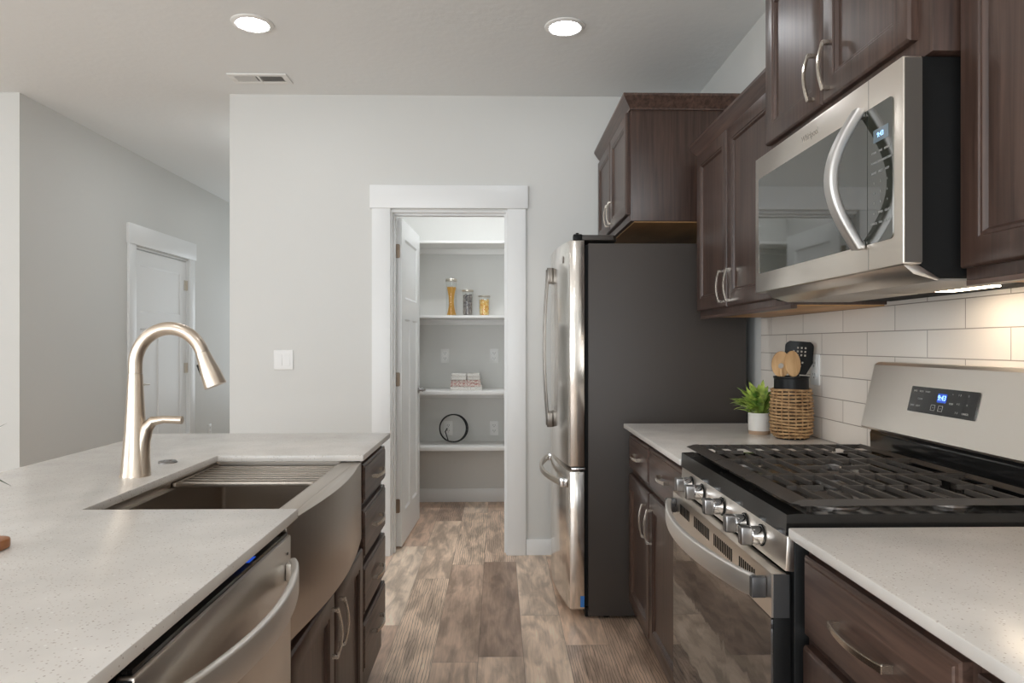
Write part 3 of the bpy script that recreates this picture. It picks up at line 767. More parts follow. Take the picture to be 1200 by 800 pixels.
def bgplate(u0, u1, v0, v1, w0, w1, rr=.003):
    bm = NB(); q = rrect(u0, u1, v0, v1, rr, 3)
    loft(bm, [[bgface(u, v, w0) for u, v in q], [bgface(u, v, w1) for u, v in q]]); return bm
cx = 1.725; cv = .098
dp = part('display_panel', bgplate(1.594, 1.858, .066, .134, .0003, .003), M['enamel'], r, 'black glass control panel with blue clock')
part('display', bgplate(1.706, 1.742, .098, .121, .0032, .0036), M['digit_bg'], dp, 'glowing blue clock display')
part('clock_digits', text_mesh('9:43', .019, lambda u, v, wv: bgface(1.724 - u, .1095 + v, .0040 + wv)), M['digit'], dp, 'pale blue digits reading 9:43')
bm = NB()
def addtext(bm, tx, size, u, v, wv=.0034):
    t = text_mesh(tx, size, lambda a, b, d: bgface(u - a, v + b, wv + d), .0002); merge(bm, t)
for u, v, tx in ((1.838, .122, 'BAKE'), (1.812, .122, 'BROIL'), (1.786, .122, 'WARM'), (1.840, .083, 'TIMER'), (1.815, .083, 'LIGHT'), (1.812, .102, 'CLEAN'),
                 (1.686, .122, '+'), (1.660, .122, '1  2'), (1.628, .122, '3'), (1.686, .098, 'TEMP'), (1.660, .100, '4  5'), (1.628, .100, '6'), (1.660, .078, '7  8'), (1.628, .078, 'CANCEL')):
    addtext(bm, tx, .0065, u, v)
for u in (1.752, 1.722):
    q = [(u - .008, .076), (u + .008, .076), (u + .008, .090), (u - .008, .090)]
    for i in range(4):
        a, b = q[i], q[(i + 1) % 4]
        tube(bm, [bgface(*a, .0036), bgface(*b, .0036)], .0006, 4)
    addtext(bm, '>' if u > 1.74 else 'x', .009, u, .083)
part('key_print', bm, M['mark'], dp)

# ------------------------------------------------------------ microwave
m = thing('microwave', 'stainless over the range microwave with bowed handle and dark glass', 'microwave', (.97, 1.685, 1.385))
A0, A1 = 1.306, 2.064
bm = NB(); prism(bm, [(.806, 1.414), (.835, 1.388), (1.178, 1.388), (1.178, 1.812), (.806, 1.812)], 'y', A0 + .012, A1 - .002, .002)
part('body', bm, M['black_gap'], m)
fr = part('front_frame', B((.768, .8055, A0, A1, 1.412, 1.808), bev=.003), M['steel_h'], m)
bm = NB(); prism(bm, rrect(1.336, 2.032, 1.466, 1.744, .010, 4), 'x', .7655, .769); gl = part('glass_front', bm, M['mw_glass'], m, 'dark reflective glass door')
part('door_seam', B((.7651, .7657, 1.4277, 1.4284, 1.467, 1.743)), M['black_gap'], m)
part('door_seam', B((.7677, .7682, 1.4277, 1.4284, 1.7445, 1.806)), M['black_gap'], m)
part('door_seam', B((.7677, .7682, 1.4277, 1.4284, 1.414, 1.4655)), M['black_gap'], m)
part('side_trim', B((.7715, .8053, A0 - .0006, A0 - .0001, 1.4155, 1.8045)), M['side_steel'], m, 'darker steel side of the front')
bm = NB(); n = 22
pts = [(.756 - .058 * math.sin(PI * i / n), 1.447 , 1.462 + .285 * i / n) for i in range(n + 1)]
sweep(bm, pts, rrect(-.016, .016, -.010, .010, .006, 3), (-1, 0, 0))
h = part('handle', bm, M['mw_handle'], m)
for z in (1.4575, 1.7335): part('handle_bracket', B((.750, .7653, 1.435, 1.459, z, z + .018), bev=.003), M['mw_handle'], h)
part('display', B((.7649, .7655, 1.350, 1.404, 1.668, 1.694)), M['lcd'], gl, 'pale lit display window')
bm = NB()
def mwtext(bm, tx, size, y, z): merge(bm, text_mesh(tx, size, lambda a, b, d: (.7651 - d, y - a, z + b), .0002))
keys = [('COOK', 'TIME', 'REHEAT'), ('POWER', 'DEFROST', 'POPCORN'), ('BAKED', 'MELT', 'KEEP'), ('1', '2', '3'), ('4', '5', '6'), ('7', '8', '9'), ('0', 'TIMER', 'LIGHT'), ('CANCEL', 'FAN', 'START')]
for i, row in enumerate(keys):
    for j, tx in enumerate(row): mwtext(bm, tx, .0062, 1.402 - j * .024, 1.648 - i * .0205)
part('key_print', bm, M['mark'], gl)
part('clock_digits', text_mesh('9:43', .014, lambda a, b, d: (.7646 - d, 1.378 - a, 1.681 + b)), M['digit'], gl, 'pale blue clock digits')
part('logo', text_mesh('Whirlpool', .022, lambda a, b, d: (.7676 - d, 1.70 - a, 1.774 + b)), M['logo'], fr, 'small dark maker lettering')
bm = NB(); prism(bm, [(.775, 1.4115), (.795, 1.394), (.842, 1.381), (.846, 1.386), (.805, 1.4115)], 'y', A0 + .01, A1 - .06, .0015)
part('lower_vent', bm, M['steel_h'], m)
part('grease_filter', B((.852, 1.03, 1.335, 1.675, 1.3825, 1.3878), bev=.001), M['mesh'], m)
part('grease_filter', B((.852, 1.03, 1.685, 2.02, 1.3825, 1.3878), bev=.001), M['mesh'], m)
part('hood_lamp', B((1.040, 1.085, 1.48, 1.64, 1.3840, 1.3878), bev=.001), M['hood_lamp'], m, 'glowing warm hood lamp')

# ------------------------------------------------------------ island
IX0, IX1 = -1.345, -.421; IY1 = 2.722; SY0, SY1 = 1.473, 2.178
bm = NB()
prism(bm, [(IX0, .05), (IX1, .05), (IX1, SY0), (-.872, SY0), (-.872, SY1), (IX1, SY1), (IX1, IY1), (IX0, IY1)], 'z', SB, .914, .003)
solo('countertop', bm, M['quartz'], 'large speckled beige quartz island countertop with the faucet and sink', 'countertop', (-.88, 1.4, SB))
# drawer cabinet at the far end
c = thing('base_cabinet', 'dark brown island cabinet with a stack of four drawers', 'cabinet', (-.70, 2.46, 0))
part('carcass', B((-.995, -.450, 2.232, 2.682, .10, SB - .001), bev=.001), M['wood_v'], c)
part('toe_kick', B((-.52, -.505, 2.232, 2.682, 0, .10)), M['wood_h'], c)
for z0, z1 in ((.748, .871), (.566, .724), (.384, .540), (.203, .358)): cab_drawer(c, -.450, 1, 2.247, 2.668, z0, z1, .15)
# sink cabinet
c = thing('base_cabinet', 'dark brown two door island cabinet under the farmhouse sink', 'cabinet', (-.70, 1.83, 0))
part('carcass', B((-.995, -.450, 1.434, 2.231, .10, .632), (-.995, -.980, 1.434, 2.231, .632, SB - .001), bev=.001), M['wood_v'], c)
part('toe_kick', B((-.52, -.505, 1.434, 2.231, 0, .10)), M['wood_h'], c)
cab_door(c, -.450, 1, 1.446, 1.836, .145, .612, 1.802, .515, .13)
cab_door(c, -.450, 1, 1.844, 2.222, .145, .612, 1.880, .515, .13)
c = thing('base_cabinet', 'dark brown island cabinet beside the dishwasher at the near end', 'cabinet', (-.70, .45, 0))
part('carcass', B((-.995, -.450, .10, .812, .10, SB - .001), bev=.001), M['wood_v'], c)
part('toe_kick', B((-.52, -.505, .10, .812, 0, .10)), M['wood_h'], c)
cab_drawer(c, -.450, 1, .115, .80, .73, .868, .15); cab_door(c, -.450, 1, .115, .80, .145, .70, .75, .60)
bm = B((-1.015, -.9965, .10, 2.682, 0, SB - .001), bev=.001)
solo('island_back_panel', bm, M['wall'], 'painted panel closing the seating side of the kitchen island', 'panel', (-1.0, 1.4, 0))
# sink
s = thing('farmhouse_sink', 'stainless farmhouse sink with bowed apron front in the island', 'sink', (-.66, 1.83, .64))
bm = NB(); n = 24; a0, a1 = 1.440, 2.224
def apx(y): return -.436 + .030 * math.sin(PI * (y - a0) / (a1 - a0))
poly = [(-.449, a0), (-.449, a1)] + [(apx(a1 + (a0 - a1) * i / n), a1 + (a0 - a1) * i / n) for i in range(n + 1)]
prism(bm, poly, 'z', .640, SB - .002, .002)
add_box(bm, -.487, -.4485, a0, a1, SB - .030, SB - .002, .0006); part('apron', bm, M['steel_sink'], s)
bm = NB(); bx0, bx1, by0, by1 = -.880, -.490, 1.462, 2.192
# basin: outer ledge, inner ledge, walls, floor (one shell with thickness)
def rr3(x0, x1, y0, y1, rad, z): return [(x, y, z) for x, y in rrect(x0, x1, y0, y1, rad, 5)]
rings = [rr3(bx0 - .015, -.4875, by0 - .018, by1 + .030, .004, .645), rr3(bx0 - .015, -.4875, by0 - .018, by1 + .030, .004, SB - .002),
         rr3(bx0, bx1, by0, by1, .012, SB - .002), rr3(bx0, bx1, by0, by1, .012, SB - .020),
         rr3(bx0 + .016, bx1 - .016, by0 + .0, by1 - .0, .012, SB - .021),
         rr3(bx0 + .016, bx1 - .016, by0 + .0, by1 - .0, .014, .672), rr3(bx0 + .03, bx1 - .03, by0 + .014, by1 - .014, .014, .662)]
loft(bm, rings); part('basin', bm, M['steel_sink'], s)
bm = NB(); lathe(bm, (-.69, 1.83, .6625), [(.055, 0), (.055, .003), (.04, .003), (.036, -.0), (.0, -.0)], 28); part('drain', bm, M['chrome'], s)
k = thing('drying_rack', 'slatted stainless drying rack resting across the far half of the sink', 'rack', (-.68, 2.03, SB - .019))
y = 1.912
while y < 2.17:
    bm = NB(); add_box(bm, -.8675, -.5005, y - .0085, y + .0085, SB - .0125, SB - .0095, .0012); part('slat', bm, M['rack_steel'], k); y += .0335
bm = B((-.8775, -.868, 1.890, 2.184, SB - .0195, SB - .0075), (-.500, -.4925, 1.890, 2.184, SB - .0195, SB - .0075), (-.868, -.500, 1.888, 1.896, SB - .0195, SB - .006), bev=.002)
part('rack_frame', bm, M['rack_steel'], k)
# dishwasher
dw = thing('dishwasher', 'stainless dishwasher with bowed handle under the near island countertop', 'dishwasher', (-.70, 1.12, 0))
part('body', B((-.985, -.4705, .818, 1.428, .02, SB - .004), bev=.002), M['black'], dw)
part('door_core', B((-.470, -.4495, .824, 1.426, .115, .868)), M['black'], dw)
dd = part('door', B((-.449, -.425, .822, 1.436, .115, .870), bev=.004), M['steel_h'], dw)
part('control_strip', B((-.470, -.430, .826, 1.424, .8705, .8775)), M['enamel'], dw, 'black top control strip')
bm = NB(); n = 26; y0_, y1_ = .858, 1.414
pts = [(-.415 + .050 * max(0, math.sin(PI * i / n)) ** .75, y0_ + (y1_ - y0_) * i / n, .803) for i in range(n + 1)]
sweep(bm, pts, rrect(-.007, .007, -.025, .025, .005, 3), (0, 0, 1)); h = part('handle', bm, M['handle_steel'], dd)
for y in (y0_ - .008, y1_ - .018): part('handle_bracket', B((-.425, -.410, y, y + .026, .785, .821), bev=.003), M['handle_steel'], dd)
part('toe_panel', B((-.50, -.485, .822, 1.424, .004, .11)), M['black'], dw)
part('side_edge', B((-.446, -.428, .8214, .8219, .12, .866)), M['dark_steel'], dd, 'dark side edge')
part('indicator_light', B((-.452, -.436, 1.225, 1.26, .8776, .8782)), M['digit_bg'], dw, 'small blue indicator light')
bm = NB(); lathe(bm, (-.4248, 1.410, .838), [(.003, 0), (.003, .0008), (0, .001)], 10, 'x'); part('screw', bm, M['black'], dd)

# faucet
FX, FY = -.953, 1.845
fc = thing('faucet', 'brushed nickel gooseneck kitchen faucet standing behind the island sink', 'faucet', (FX, FY, .914))
bm = NB(); lathe(bm, (FX, FY, .914), [(.0, 0), (.0375, 0), (.0375, .004), (.0355, .008), (.031, .06), (.026, .12), (.0218, .19), (.0195, .24), (.0180, .268)], 36)
part('base', bm, M['faucet'], fc)
bm = NB(); pts = [(FX, FY, 1.183), (FX, FY, 1.195)]
for i in range(0, 27):
    a = PI - R(160) * i / 26
    pts.append((FX + .090 + .090 * math.cos(a), FY, 1.205 + .096 * math.sin(a)))
e = Vector(pts[-1]); dv = (e - Vector(pts[-2])).normalized()
rad = [.0172] * len(pts)
tube(bm, pts, rad, 24, up=Vector((0, 1, 0))); part('spout', bm, M['faucet'], fc)
bm = NB(); hp = [e + dv * .0005, e + dv * .02, e + dv * .06, e + dv * .094, e + dv * .0945]
tube(bm, hp, [.0176, .0195, .0255, .0285, .022], 28, up=Vector((0, 1, 0))); sh = part('spray_head', bm, M['faucet'], fc)
bm = NB(); nrm = Vector((dv.z, 0, -dv.x)); nrm = nrm if nrm.x < 0 else -nrm
q = e + dv * .042 + nrm * .0215
prism(bm, rrect(-.006, .006, -.017, .017, .005, 3), 'z', 0, .004, .001)
mt = Matrix.Translation(q) @ Matrix(((0, dv.x, nrm.x), (1, 0, 0), (0, dv.z, nrm.z))).to_4x4()
bmesh.ops.transform(bm, matrix=mt, verts=bm.verts[:]); part('button', bm, M['black'], sh, 'black spray button')
bm = NB()
tube(bm, [(FX + .010, FY, .920), (FX + .013, FY, .965), (FX + .019, FY, 1.005), (FX + .030, FY, 1.040), (FX + .046, FY, 1.058), (FX + .075, FY, 1.062), (FX + .122, FY, 1.060)], [.0285, .0235, .019, .0165, .013, .0095, .0105], 18, up=Vector((0, 1, 0)))
part('lever', bm, M['faucet'], fc)
bm = NB(); lathe(bm, (-.965, 2.05, .914), [(.0, 0), (.0255, 0), (.0255, .0035), (.022, .006), (.012, .006), (.011, .008), (0, .008)], 28)
solo('air_switch', bm, M['knob_grip'], 'small round nickel air switch on island countertop beyond the faucet', 'switch', (-.965, 2.05, .914))

# cutting board and the plant standing on the left end of the island, both cut off by the frame
bm = NB(); prism(bm, [(x, y) for x, y in rrect(-1.30, -.828, .90, 1.212, .02, 4)], 'z', .9145, .932, .004)
solo('cutting_board', bm, M['board'], 'corner of a reddish wooden cutting board on the island', 'cutting board', (-1.07, 1.06, .9145))

def leaf(bm, base, az, el, L, wd, droop, seg=6):
    base = Vector(base); d = Vector((math.cos(az), math.sin(az), 0)); side = Vector((-d.y, d.x, 0)); p = base.copy(); e = el
    rows = []
    for i in range(seg + 1):
        t = i / seg; ww = wd * math.sin(PI * min(1, .12 + .88 * t)) ** .8 if t < 1 else 0.0004
        up = Vector((-d.x * math.sin(e), -d.y * math.sin(e), math.cos(e)))
        rows.append((p + side * ww + up * ww * .35, p.copy(), p - side * ww + up * ww * .35))
        p = p + (d * math.cos(e) + Vector((0, 0, math.sin(e)))) * (L / seg); e -= droop / seg
    v = [[bm.verts.new(q) for q in r_] for r_ in rows]
    for i in range(seg):
        for j in range(2): bm.faces.new((v[i][j], v[i][j + 1], v[i + 1][j + 1], v[i + 1][j]))
pl = thing('potted_plant', 'plant whose thin leaf tips reach in at the left edge above the island', 'plant', (-1.13, 1.38, .9145))
bm = NB(); lathe(bm, (-1.13, 1.38, .9145), [(0, 0), (.035, 0), (.045, .03), (.045, .08), (.041, .08), (.038, .06), (0, .06)], 24); part('pot', bm, M['ceramic'], pl)
bm = NB(); rnd = random.Random(3)
for i in range(16): leaf(bm, (-1.13, 1.38, .98), rnd.uniform(1.2, 5.2), rnd.uniform(.5, 1.3), rnd.uniform(.12, .17), .008, 1.2)
leaf(bm, (-1.125, 1.38, .985), .0, .78, .204, .006, .35); leaf(bm, (-1.125, 1.38, .985), .0, .42, .180, .006, 1.05)
part('foliage', bm, M['dark_leaf'], pl)

# ------------------------------------------------------------ objects on the far right countertop
PXc, PYc = 1.008, 2.668
pl = thing('potted_plant', 'small leafy green plant in a white pot beside the wicker basket', 'plant', (PXc, PYc, .914))
bm = NB(); lathe(bm, (PXc, PYc, .914), [(0, .014), (.041, .014), (.0415, .082), (.0375, .082), (.037, .068), (0, .068)], 32); part('pot', bm, M['ceramic'], pl)
bm = NB(); lathe(bm, (PXc, PYc, .914), [(0, 0), (.0395, 0), (.0405, .0138), (0, .0138)], 32); part('pot_base', bm, M['clay'], pl, 'bare clay coloured base band')
bm = NB(); rnd = random.Random(11)
for i in range(130):
    az = rnd.uniform(0, 2 * PI); q = rnd.random(); rr_ = .028 * math.sqrt(q)
    el = rnd.uniform(.35, 1.35)
    st = (PXc + rr_ * math.cos(az), PYc + rr_ * math.sin(az), .984 + rnd.uniform(0, .045))
    az2 = az + rnd.uniform(-.5, .5); L_ = rnd.uniform(.065, .115)
    if math.hypot(st[0] + L_ * math.cos(az2) - 1.076, st[1] + L_ * math.sin(az2) - 2.535) < .098 or math.hypot(st[0] - 1.076, st[1] - 2.535) < .088: continue
    leaf(bm, st, az2, el, L_, rnd.uniform(.010, .0145), rnd.uniform(.2, 1.0), 5)
part('foliage', bm, M['leaf'], pl)
# basket
BX, BY = 1.076, 2.535
bk = thing('utensil_basket', 'round woven wicker utensil basket on the counter by the tiled wall', 'basket', (BX, BY, .914))
bm = NB(); NS = 18; HB = .185; rows_ = 15
def brad(z): return .066 + .006 * math.sin(PI * min(1, max(0, z / HB)) ** .9) - (.010 if z < .012 else 0)
for k_ in range(rows_):
    z = .010 + (HB - .016) * k_ / (rows_ - 1); ph = PI * (k_ % 2); pts = []
    for i in range(NS * 4):
        a = 2 * PI * i / (NS * 4); rr_ = brad(z) + .0024 * math.cos(NS / 2 * a + ph)
        pts.append((BX + rr_ * math.cos(a), BY + rr_ * math.sin(a), .914 + z + .0012 * math.sin(3 * a + k_)))
    tube(bm, pts, .0046, 7, True)
for i in range(NS):
    a = 2 * PI * i / NS
    tube(bm, [(BX + (brad(z) - .0015) * math.cos(a), BY + (brad(z) - .0015) * math.sin(a), .914 + z) for z in (.004, .05, .09, .13, .182)], .0024, 6, up=Vector((1, 0, 0)))
part('weave', bm, M['wicker'], bk)
bm = NB(); lathe(bm, (BX, BY, .9142), [(0, 0), (.053, 0), (.056, .01), (.0605, .166), (.0595, .219), (.0625, .222), (.0625, .228), (.057, .228), (.0555, .17), (.050, .012), (0, .012)], 40)
part('liner', bm, M['black'], bk, 'black inner container with raised rim')
def head_plate(bm, outline, t, base, tilt_az, tilt, roll=0):
    """outline in (a,b): a sideways, b up; plate faces the camera (-y)"""
    q = NB(); prism(q, outline, 'y', -t / 2, t / 2, t * .3)
    mt = Matrix.Translation(base) @ Matrix.Rotation(tilt_az, 4, 'Z') @ Matrix.Rotation(tilt, 4, 'X') @ Matrix.Rotation(roll, 4, 'Y')
    merge(bm, q, mt)
ell = lambda cx_, cy_, a, b, n=24, p=1.0: [(cx_ + a * math.cos(2 * PI * i / n), cy_ + b * math.sin(2 * PI * i / n)) for i in range(n)]
# wooden spoons: shaft from inside the liner to an oval head
def spoon(bx, by, hx, hz, w_, hh, tilt, az, label, hole=False):
    t = thing('wooden_spoon', label, 'utensil', (bx, by, .929), 'wooden utensils in the basket')
    top = Vector((hx, by + .01, hz))
    bm = NB(); tube(bm, [(bx, by, .931), tuple(top + Vector((0, 0, -hh * .35)))], .006, 10); part('shaft', bm, M['beech'], t)
    bm = NB()
    if hole:
        n = 28; o_ = ell(0, 0, w_, hh, n); i_ = ell(0, -.006, w_ * .30, hh * .22, n); q = NB()
        for yy in (-.004, .004): pass
        f0 = [[(a, -.004, b) for a, b in o_], [(a, .004, b) for a, b in o_], [(a, .004, b) for a, b in i_], [(a, -.004, b) for a, b in i_]]
        loft(q, f0, True, False, False, True)
        merge(bm, q, Matrix.Translation(top) @ Matrix.Rotation(az, 4, 'Z') @ Matrix.Rotation(tilt, 4, 'X'))
    else:
        head_plate(bm, ell(0, 0, w_, hh, 28), .010, top, az, tilt)
    part('head', bm, M['beech'], t)
spoon(BX - .018, BY - .005, BX - .036, 1.186, .033, .048, R(8), R(-10), 'wooden spoon with a hole, left one in the wicker basket', True)
spoon(BX + .004, BY - .030, BX - .003, 1.188, .030, .048, R(-6), R(8), 'plain oval wooden spoon in front of the black turner')
t = thing('slotted_turner', 'black slotted turner standing tallest in the wicker basket', 'utensil', (BX + .028, BY + .012, .929))
bm = NB(); tube(bm, [(BX + .020, BY + .012, .931), (BX + .030, BY + .012, 1.165)], .006, 10); part('shaft', bm, M['black'], t)
# slotted blade: outline minus small square holes, built as a cell grid
bm = NB(); W2, H2 = .050, .122
def blade_in(a, b):
    wid = W2 * (1 if b > .045 else .55 + .45 * (b / .045))
    if b > H2 - .02: 
        k_ = (b - (H2 - .02)) / .02; wid = W2 * (1 - .28 * k_ ** 2.5)
    return wid
na, nb_ = 15, 18; q = NB()
grid = {}
holes = {(i, j) for j, cols in ((14, (6, 8, 10)), (12, (4, 6, 8, 10)), (10, (6, 8, 10)), (6, (9, )), (4, (8,))) for i in cols}
for j in range(nb_ + 1):
    b = H2 * j / nb_; wdt = blade_in(0, b)
    for i in range(na + 1):
        a = -wdt + 2 * wdt * i / na
        for s_ in (0, 1): grid[i, j, s_] = q.verts.new((a, -.0018 + .0036 * s_ + .010 * (a / W2) ** 2, b))
cells = {(i, j) for i in range(na) for j in range(nb_)} - holes
for (i, j) in cells:
    q.faces.new([grid[i, j, 0], grid[i + 1, j, 0], grid[i + 1, j + 1, 0], grid[i, j + 1, 0]])
    q.faces.new([grid[i, j, 1], grid[i, j + 1, 1], grid[i + 1, j + 1, 1], grid[i + 1, j, 1]])
    for (di, dj, p0, p1) in ((-1, 0, (0, 0), (0, 1)), (1, 0, (1, 0), (1, 1)), (0, -1, (0, 0), (1, 0)), (0, 1, (0, 1), (1, 1))):
        if (i + di, j + dj) not in cells:
            a_, b_ = (i + p0[0], j + p0[1]), (i + p1[0], j + p1[1])
            q.faces.new([grid[(*a_, 0)], grid[(*b_, 0)], grid[(*b_, 1)], grid[(*a_, 1)]])
merge(bm, q, Matrix.Translation((BX + .030, BY + .012, 1.148)) @ Matrix.Rotation(R(-14), 4, 'Z') @ Matrix.Rotation(R(4), 4, 'Y'))
part('blade', bm, M['black'], t)

# ------------------------------------------------------------ wall plates
def outlet(label, mp, group=None):
    """mp(u, v, w): u sideways, v up, w out of the wall, centre at 0"""
    loc = mp(0, -.057, 0)
    t = thing('wall_outlet', label, 'outlet', loc, group)
    bm = NB(); q = rrect(-.035, .035, -.057, .057, .004, 3)
    q2 = rrect(-.032, .032, -.054, .054, .004, 3)
    loft(bm, [[mp(u, v, .0005) for u, v in q], [mp(u, v, .004) for u, v in q], [mp(u, v, .006) for u, v in q2]]); part('cover_plate', bm, M['white_plastic'], t)
    for c_ in (-.021, .021):
        bm = NB(); q = rrect(-.017, .017, c_ - .014, c_ + .014, .010, 4)
        loft(bm, [[mp(u, v, .0055) for u, v in q], [mp(u, v, .0075) for u, v in q]]); rc = part('receptacle', bm, M['white_plastic'], t)
        bm = NB()
        for u0, u1, v0, v1 in ((-.009, -.006, 0, .009), (.006, .009, 0, .009), (-.0025, .0025, -.010, -.005)):
            q = [(u0, c_ + v0), (u1, c_ + v0), (u1, c_ + v1), (u0, c_ + v1)]
            loft(bm, [[mp(u, v, .0072) for u, v in q], [mp(u, v, .0078) for u, v in q]])
        part('slots', bm, M['slot'], rc)
def on_back(x, Y, z): return lambda u, v, w: (x + u, Y - w, z + v)
outlet('white outlet on the pantry wall left above the books', on_back(-.427, PY, 1.165))
outlet('white outlet on the pantry wall right above the books', on_back(-.034, PY, 1.165))
outlet('white outlet on the pantry wall right of the black cable coil', on_back(-.034, PY, .587))
outlet('white outlet on the pantry wall behind the black cable coil', on_back(-.400, PY, .587))
outlet('white outlet on the tiled wall behind the wicker basket', lambda u, v, w: (WX - .011 - w, 2.560 + u, 1.165 + v))
outlet('white outlet low on the hall wall beyond the hall door', lambda u, v, w: (HX + w, 6.86 + u, .42 + v))
t = thing('light_switch', 'white double rocker light switch on the wall left of the pantry door', 'switch', (-1.276, WY, 1.108))
bm = NB(); mp = on_back(-1.276, WY, 1.1665)
q, q2 = rrect(-.058, .058, -.0585, .0585, .004, 3), rrect(-.055, .055, -.0555, .0555, .004, 3)
loft(bm, [[mp(u, v, .0005) for u, v in q], [mp(u, v, .004) for u, v in q], [mp(u, v, .0065) for u, v in q2]]); part('cover_plate', bm, M['white_plastic'], t)
for c_ in (-.023, .023):
    bm = NB(); q = [(c_ - .0165, -.033), (c_ + .0165, -.033), (c_ + .0165, .033), (c_ - .0165, .033)]
    hh = (.0115, .0115, .0072, .0072)
    loft(bm, [[mp(u, v, .006) for u, v in q], [mp(u, v, h_) for (u, v), h_ in zip(q, hh)]]); part('rocker', bm, M['white_plastic'], t)

# ------------------------------------------------------------ pantry shelves and what stands on them
SH = []
for nm, z, lb in (('top', 2.040, 'uppermost empty white pantry shelf near the top of the door'), ('jar', 1.476, 'white pantry shelf holding the three glass jars'),
                  ('book', .906, 'white pantry shelf holding the stacked books'), ('coil', .484, 'lowest white pantry shelf holding the black cable coil')):
    t = thing('pantry_shelf', lb, 'shelf', (-.09, 5.41, z - .03), 'pantry shelves')
    th = .019 if nm in ('top', 'jar') else .030
    part('board', B((PX0 + .001, PX1 - .001, 5.255, PY - .001, z - th, z), bev=.0015), M['shelf'], t)
    part('cleat', B((PX0 + .002, PX1 - .002, PY - .019, PY - .001, z - th - .045, z - th), bev=.001), M['shelf'], t)
def jar(label, x, y, z, h, rad):
    t = thing('glass_jar', label, 'jar', (x, y, z), 'glass jars on the pantry shelf')
    bm = NB(); lathe(bm, (x, y, z + .0005), [(0, 0), (rad * .96, 0), (rad, .006), (rad, h * .90), (rad * .98, h * .93), (rad * .96, h * .93), (rad * .955, .008), (0, .008)], 32); part('body', bm, M['glass'], t, 'clear glass')
    bm = NB(); lathe(bm, (x, y, z + .0005), [(0, h * .931), (rad * 1.04, h * .931), (rad * 1.06, h * .945), (rad * 1.06, h * .985), (rad * 1.0, h), (0, h)], 32); part('lid', bm, M['nickel'], t, 'grey lid')
JY = 5.40; JZ = 1.476
jar('tallest glass jar, filled with spaghetti', -.364, JY, JZ, .288, .042)
bm = NB(); rnd = random.Random(5)
for i in range(110):
    a = rnd.uniform(0, 2 * PI); rr_ = .034 * math.sqrt(rnd.random()); tw = R(115) + rnd.uniform(-.15, .15)
    p0 = Vector((-.364 + rr_ * math.cos(a), JY + rr_ * math.sin(a), JZ + .010)); p1 = Vector((-.364 + rr_ * math.cos(a + tw), JY + rr_ * math.sin(a + tw), JZ + .225 + rnd.uniform(-.006, .004)))
    tube(bm, [p0, p1], .0016, 5)
solo('spaghetti', bm, M['spaghetti'], 'twisted golden spaghetti strands inside the tallest jar', 'pasta', (-.364, JY, JZ + .01), kind='stuff')
def fill(name, mat, label, cat, x, h, rad, size, n, seed):
    bm = NB(); rnd = random.Random(seed)
    lathe(bm, (x, JY, JZ + .0095), [(0, 0), (rad * .80, 0), (rad * .80, h - .006), (0, h - .006)], 24)
    for i in range(n):
        a = rnd.uniform(0, 2 * PI); z = rnd.uniform(size, h - size * .3); rr_ = rad * .94 - size
        from mathutils import Euler
        ellipsoid(bm, (x + rr_ * math.cos(a), JY + rr_ * math.sin(a), JZ + .0095 + z), (size, size * .7, size * .55), 7, 5, Euler((rnd.uniform(0, 3), rnd.uniform(0, 3), rnd.uniform(0, 3))))
    solo(name, bm, mat, label, cat, (x, JY, JZ + .0095), kind='stuff')
jar('middle glass jar, filled with dark grey beans', -.238, JY, JZ, .203, .042)
fill('beans', M['beans'], 'dark speckled beans inside the middle jar', 'beans', -.238, .160, .040, .0075, 320, 1)
jar('shortest glass jar, filled with yellow pasta', -.109, JY, JZ, .158, .044)
fill('pasta', M['pasta'], 'short yellow pasta inside the shortest jar', 'pasta', -.109, .120, .042, .0095, 190, 2)
# books lying flat, spines to the room
def book(x0, x1, z, h, mat, label, yd=.17):
    y0 = 5.292 + random.uniform(0, .01)
    t = thing('book', label, 'book', ((x0 + x1) / 2, y0 + yd / 2, z), 'stacked books on the pantry shelf')
    bm = NB(); add_box(bm, x0, x1, y0, y0 + yd, z + .0003, z + .003); add_box(bm, x0, x1, y0, y0 + yd, z + h - .003, z + h - .0003)
    tube_r = h / 2 - .0003
    prism(bm, [(y0 + .004, z + .0003), (y0 - .001, z + h * .25), (y0 - .0015, z + h * .5), (y0 - .001, z + h * .75), (y0 + .004, z + h - .0003)], 'x', x0, x1)
    part('cover', bm, mat, t)
    part('pages', B((x0 + .004, x1 - .004, y0 + .0045, y0 + yd - .004, z + .0031, z + h - .0031)), M['paper'], t)
zb = .906
book(-.366, -.126, zb, .030, M['book_white'], 'white book at the bottom of the stack'); zb += .030
book(-.364, -.134, zb, .026, M['book_red'], 'red speckled wide book lying second from the bottom'); zb += .026
book(-.360, -.138, zb, .024, M['book_red'], 'red speckled wide book directly under the small books'); zb += .024
book(-.358, -.244, zb, .024, M['book_white'], 'small white book, lower of the left pair on the stack', .15)
book(-.357, -.245, zb + .024, .024, M['book_white'], 'small white book on top at the left of the stack', .15)
book(-.236, -.143, zb, .024, M['book_white'], 'small white book, lower of the right pair on the stack', .15)
book(-.235, -.144, zb + .024, .024, M['book_white'], 'small white book on top at the right of the stack', .15)
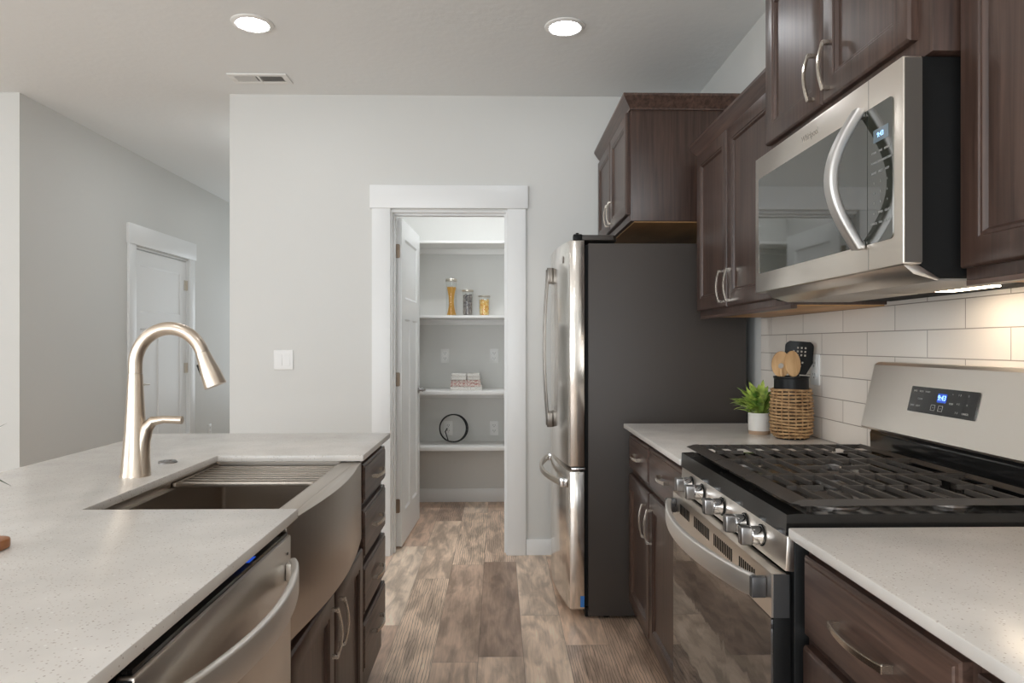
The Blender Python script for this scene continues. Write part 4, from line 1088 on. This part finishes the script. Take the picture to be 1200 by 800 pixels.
# cable coil leaning on the wall
bm = NB(); pts = []; n = 150
for i in range(n + 1):
    a = PI * 1.25 + 2 * PI * 2.35 * i / n; rr_ = .106 - .004 * math.sin(a * .43)
    hgt = .5 + .5 * math.sin(a)
    pts.append((-.352 + rr_ * math.cos(a) + .004 * math.sin(a * .7), 5.435 + .065 * hgt + .006 * i / n, .489 + .0042 + rr_ * (1 + math.sin(a)) * .97 + .003))
pts = [(-.40, 5.46, .60), (-.415, 5.45, .575)] + pts[4:]
tube(bm, pts, .0052, 8)
solo('cable_coil', bm, M['cable'], 'coil of black cable standing on the lowest pantry shelf', 'cable', (-.352, 5.44, .484))

# ------------------------------------------------------------ ceiling fixtures
def can(x, y, label, group='recessed ceiling lights', k=1.0):
    t = thing('recessed_light', label, 'ceiling light', (x, y, CE - .012), group)
    bm = NB(); lathe(bm, (x, y, CE), [(r_ * k, z_) for r_, z_ in ((.072, -.0055), (.072, -.009), (.078, -.011), (.093, -.005), (.095, -.0005), (.072, -.0005))], 44, caps=False)
    part('trim_ring', bm, M['lamp_trim'], t)
    bm = NB(); lathe(bm, (x, y, CE), [(r_ * k, z_) for r_, z_ in ((0, -.0055), (.0715, -.0055), (.0715, -.0075), (.06, -.0085), (0, -.0085))], 40); part('diffuser', bm, M['lamp'], t, 'glowing white diffuser')
can(-1.136, 3.237, 'left round recessed ceiling light, the one near the vent')
can(.311, 3.244, 'right round recessed ceiling light, nearer the cabinets')
for x, y in ((-1.136, 1.0), (.311, 1.0), (-1.136, -1.3), (.311, -1.3), (-3.4, -1.3), (-3.4, 1.0), (-3.4, 3.1), (-3.4, -3.2), (-1.1, -3.2)):
    can(x, y, 'round recessed ceiling light behind or beside the camera', 'recessed lights outside the photo')
can(-1.75, 5.0, 'added unseen round ceiling light brightening the hall near its opening', 'added lights brightening the hall', 1.25)  # lamp added out of view to brighten the left hall wall
can(-1.95, 6.6, 'added unseen round ceiling light brightening the hall beyond the door', 'added lights brightening the hall')  # also added out of view, lights the hall further in
can(-.42, 4.75, 'left round recessed ceiling light inside the pantry', 'recessed lights inside the pantry', 1.5)
can(.25, 4.75, 'added unseen right round ceiling light brightening the pantry', 'recessed lights inside the pantry', 1.5)  # second pantry lamp, added only for more light on the shelves
t = thing('ceiling_vent', 'white rectangular register vent in the ceiling near the wall', 'vent', (-1.325, 3.90, CE - .01))
vx0, vx1, vy0, vy1 = -1.49, -1.165, 3.835, 3.975
bm = B((vx0, vx1, vy0, vy0 + .028, CE - .008, CE - .0005), (vx0, vx1, vy1 - .028, vy1, CE - .008, CE - .0005), (vx0, vx0 + .03, vy0 + .028, vy1 - .028, CE - .008, CE - .0005),
       (vx1 - .03, vx1, vy0 + .028, vy1 - .028, CE - .008, CE - .0005), (-1.335, -1.323, vy0 + .028, vy1 - .028, CE - .008, CE - .0005), bev=.001)
part('frame', bm, M['lamp_trim'], t)
part('duct_opening', B((vx0 + .03, vx1 - .03, vy0 + .028, vy1 - .028, CE - .0015, CE - .0005)), M['slot'], t)
bm = NB(); x = vx0 + .036
while x < vx1 - .034:
    sgn = -1 if x < -1.33 else 1
    if not -1.34 < x < -1.318:
        loft(bm, [[(x, y, CE - .0018), (x + .0015, y, CE - .0018), (x + .0015 + sgn * .006, y, CE - .0078), (x + sgn * .006, y, CE - .0078)] for y in (vy0 + .0285, vy1 - .0285)])
    x += .0105
part('louvers', bm, M['lamp_trim'], t)
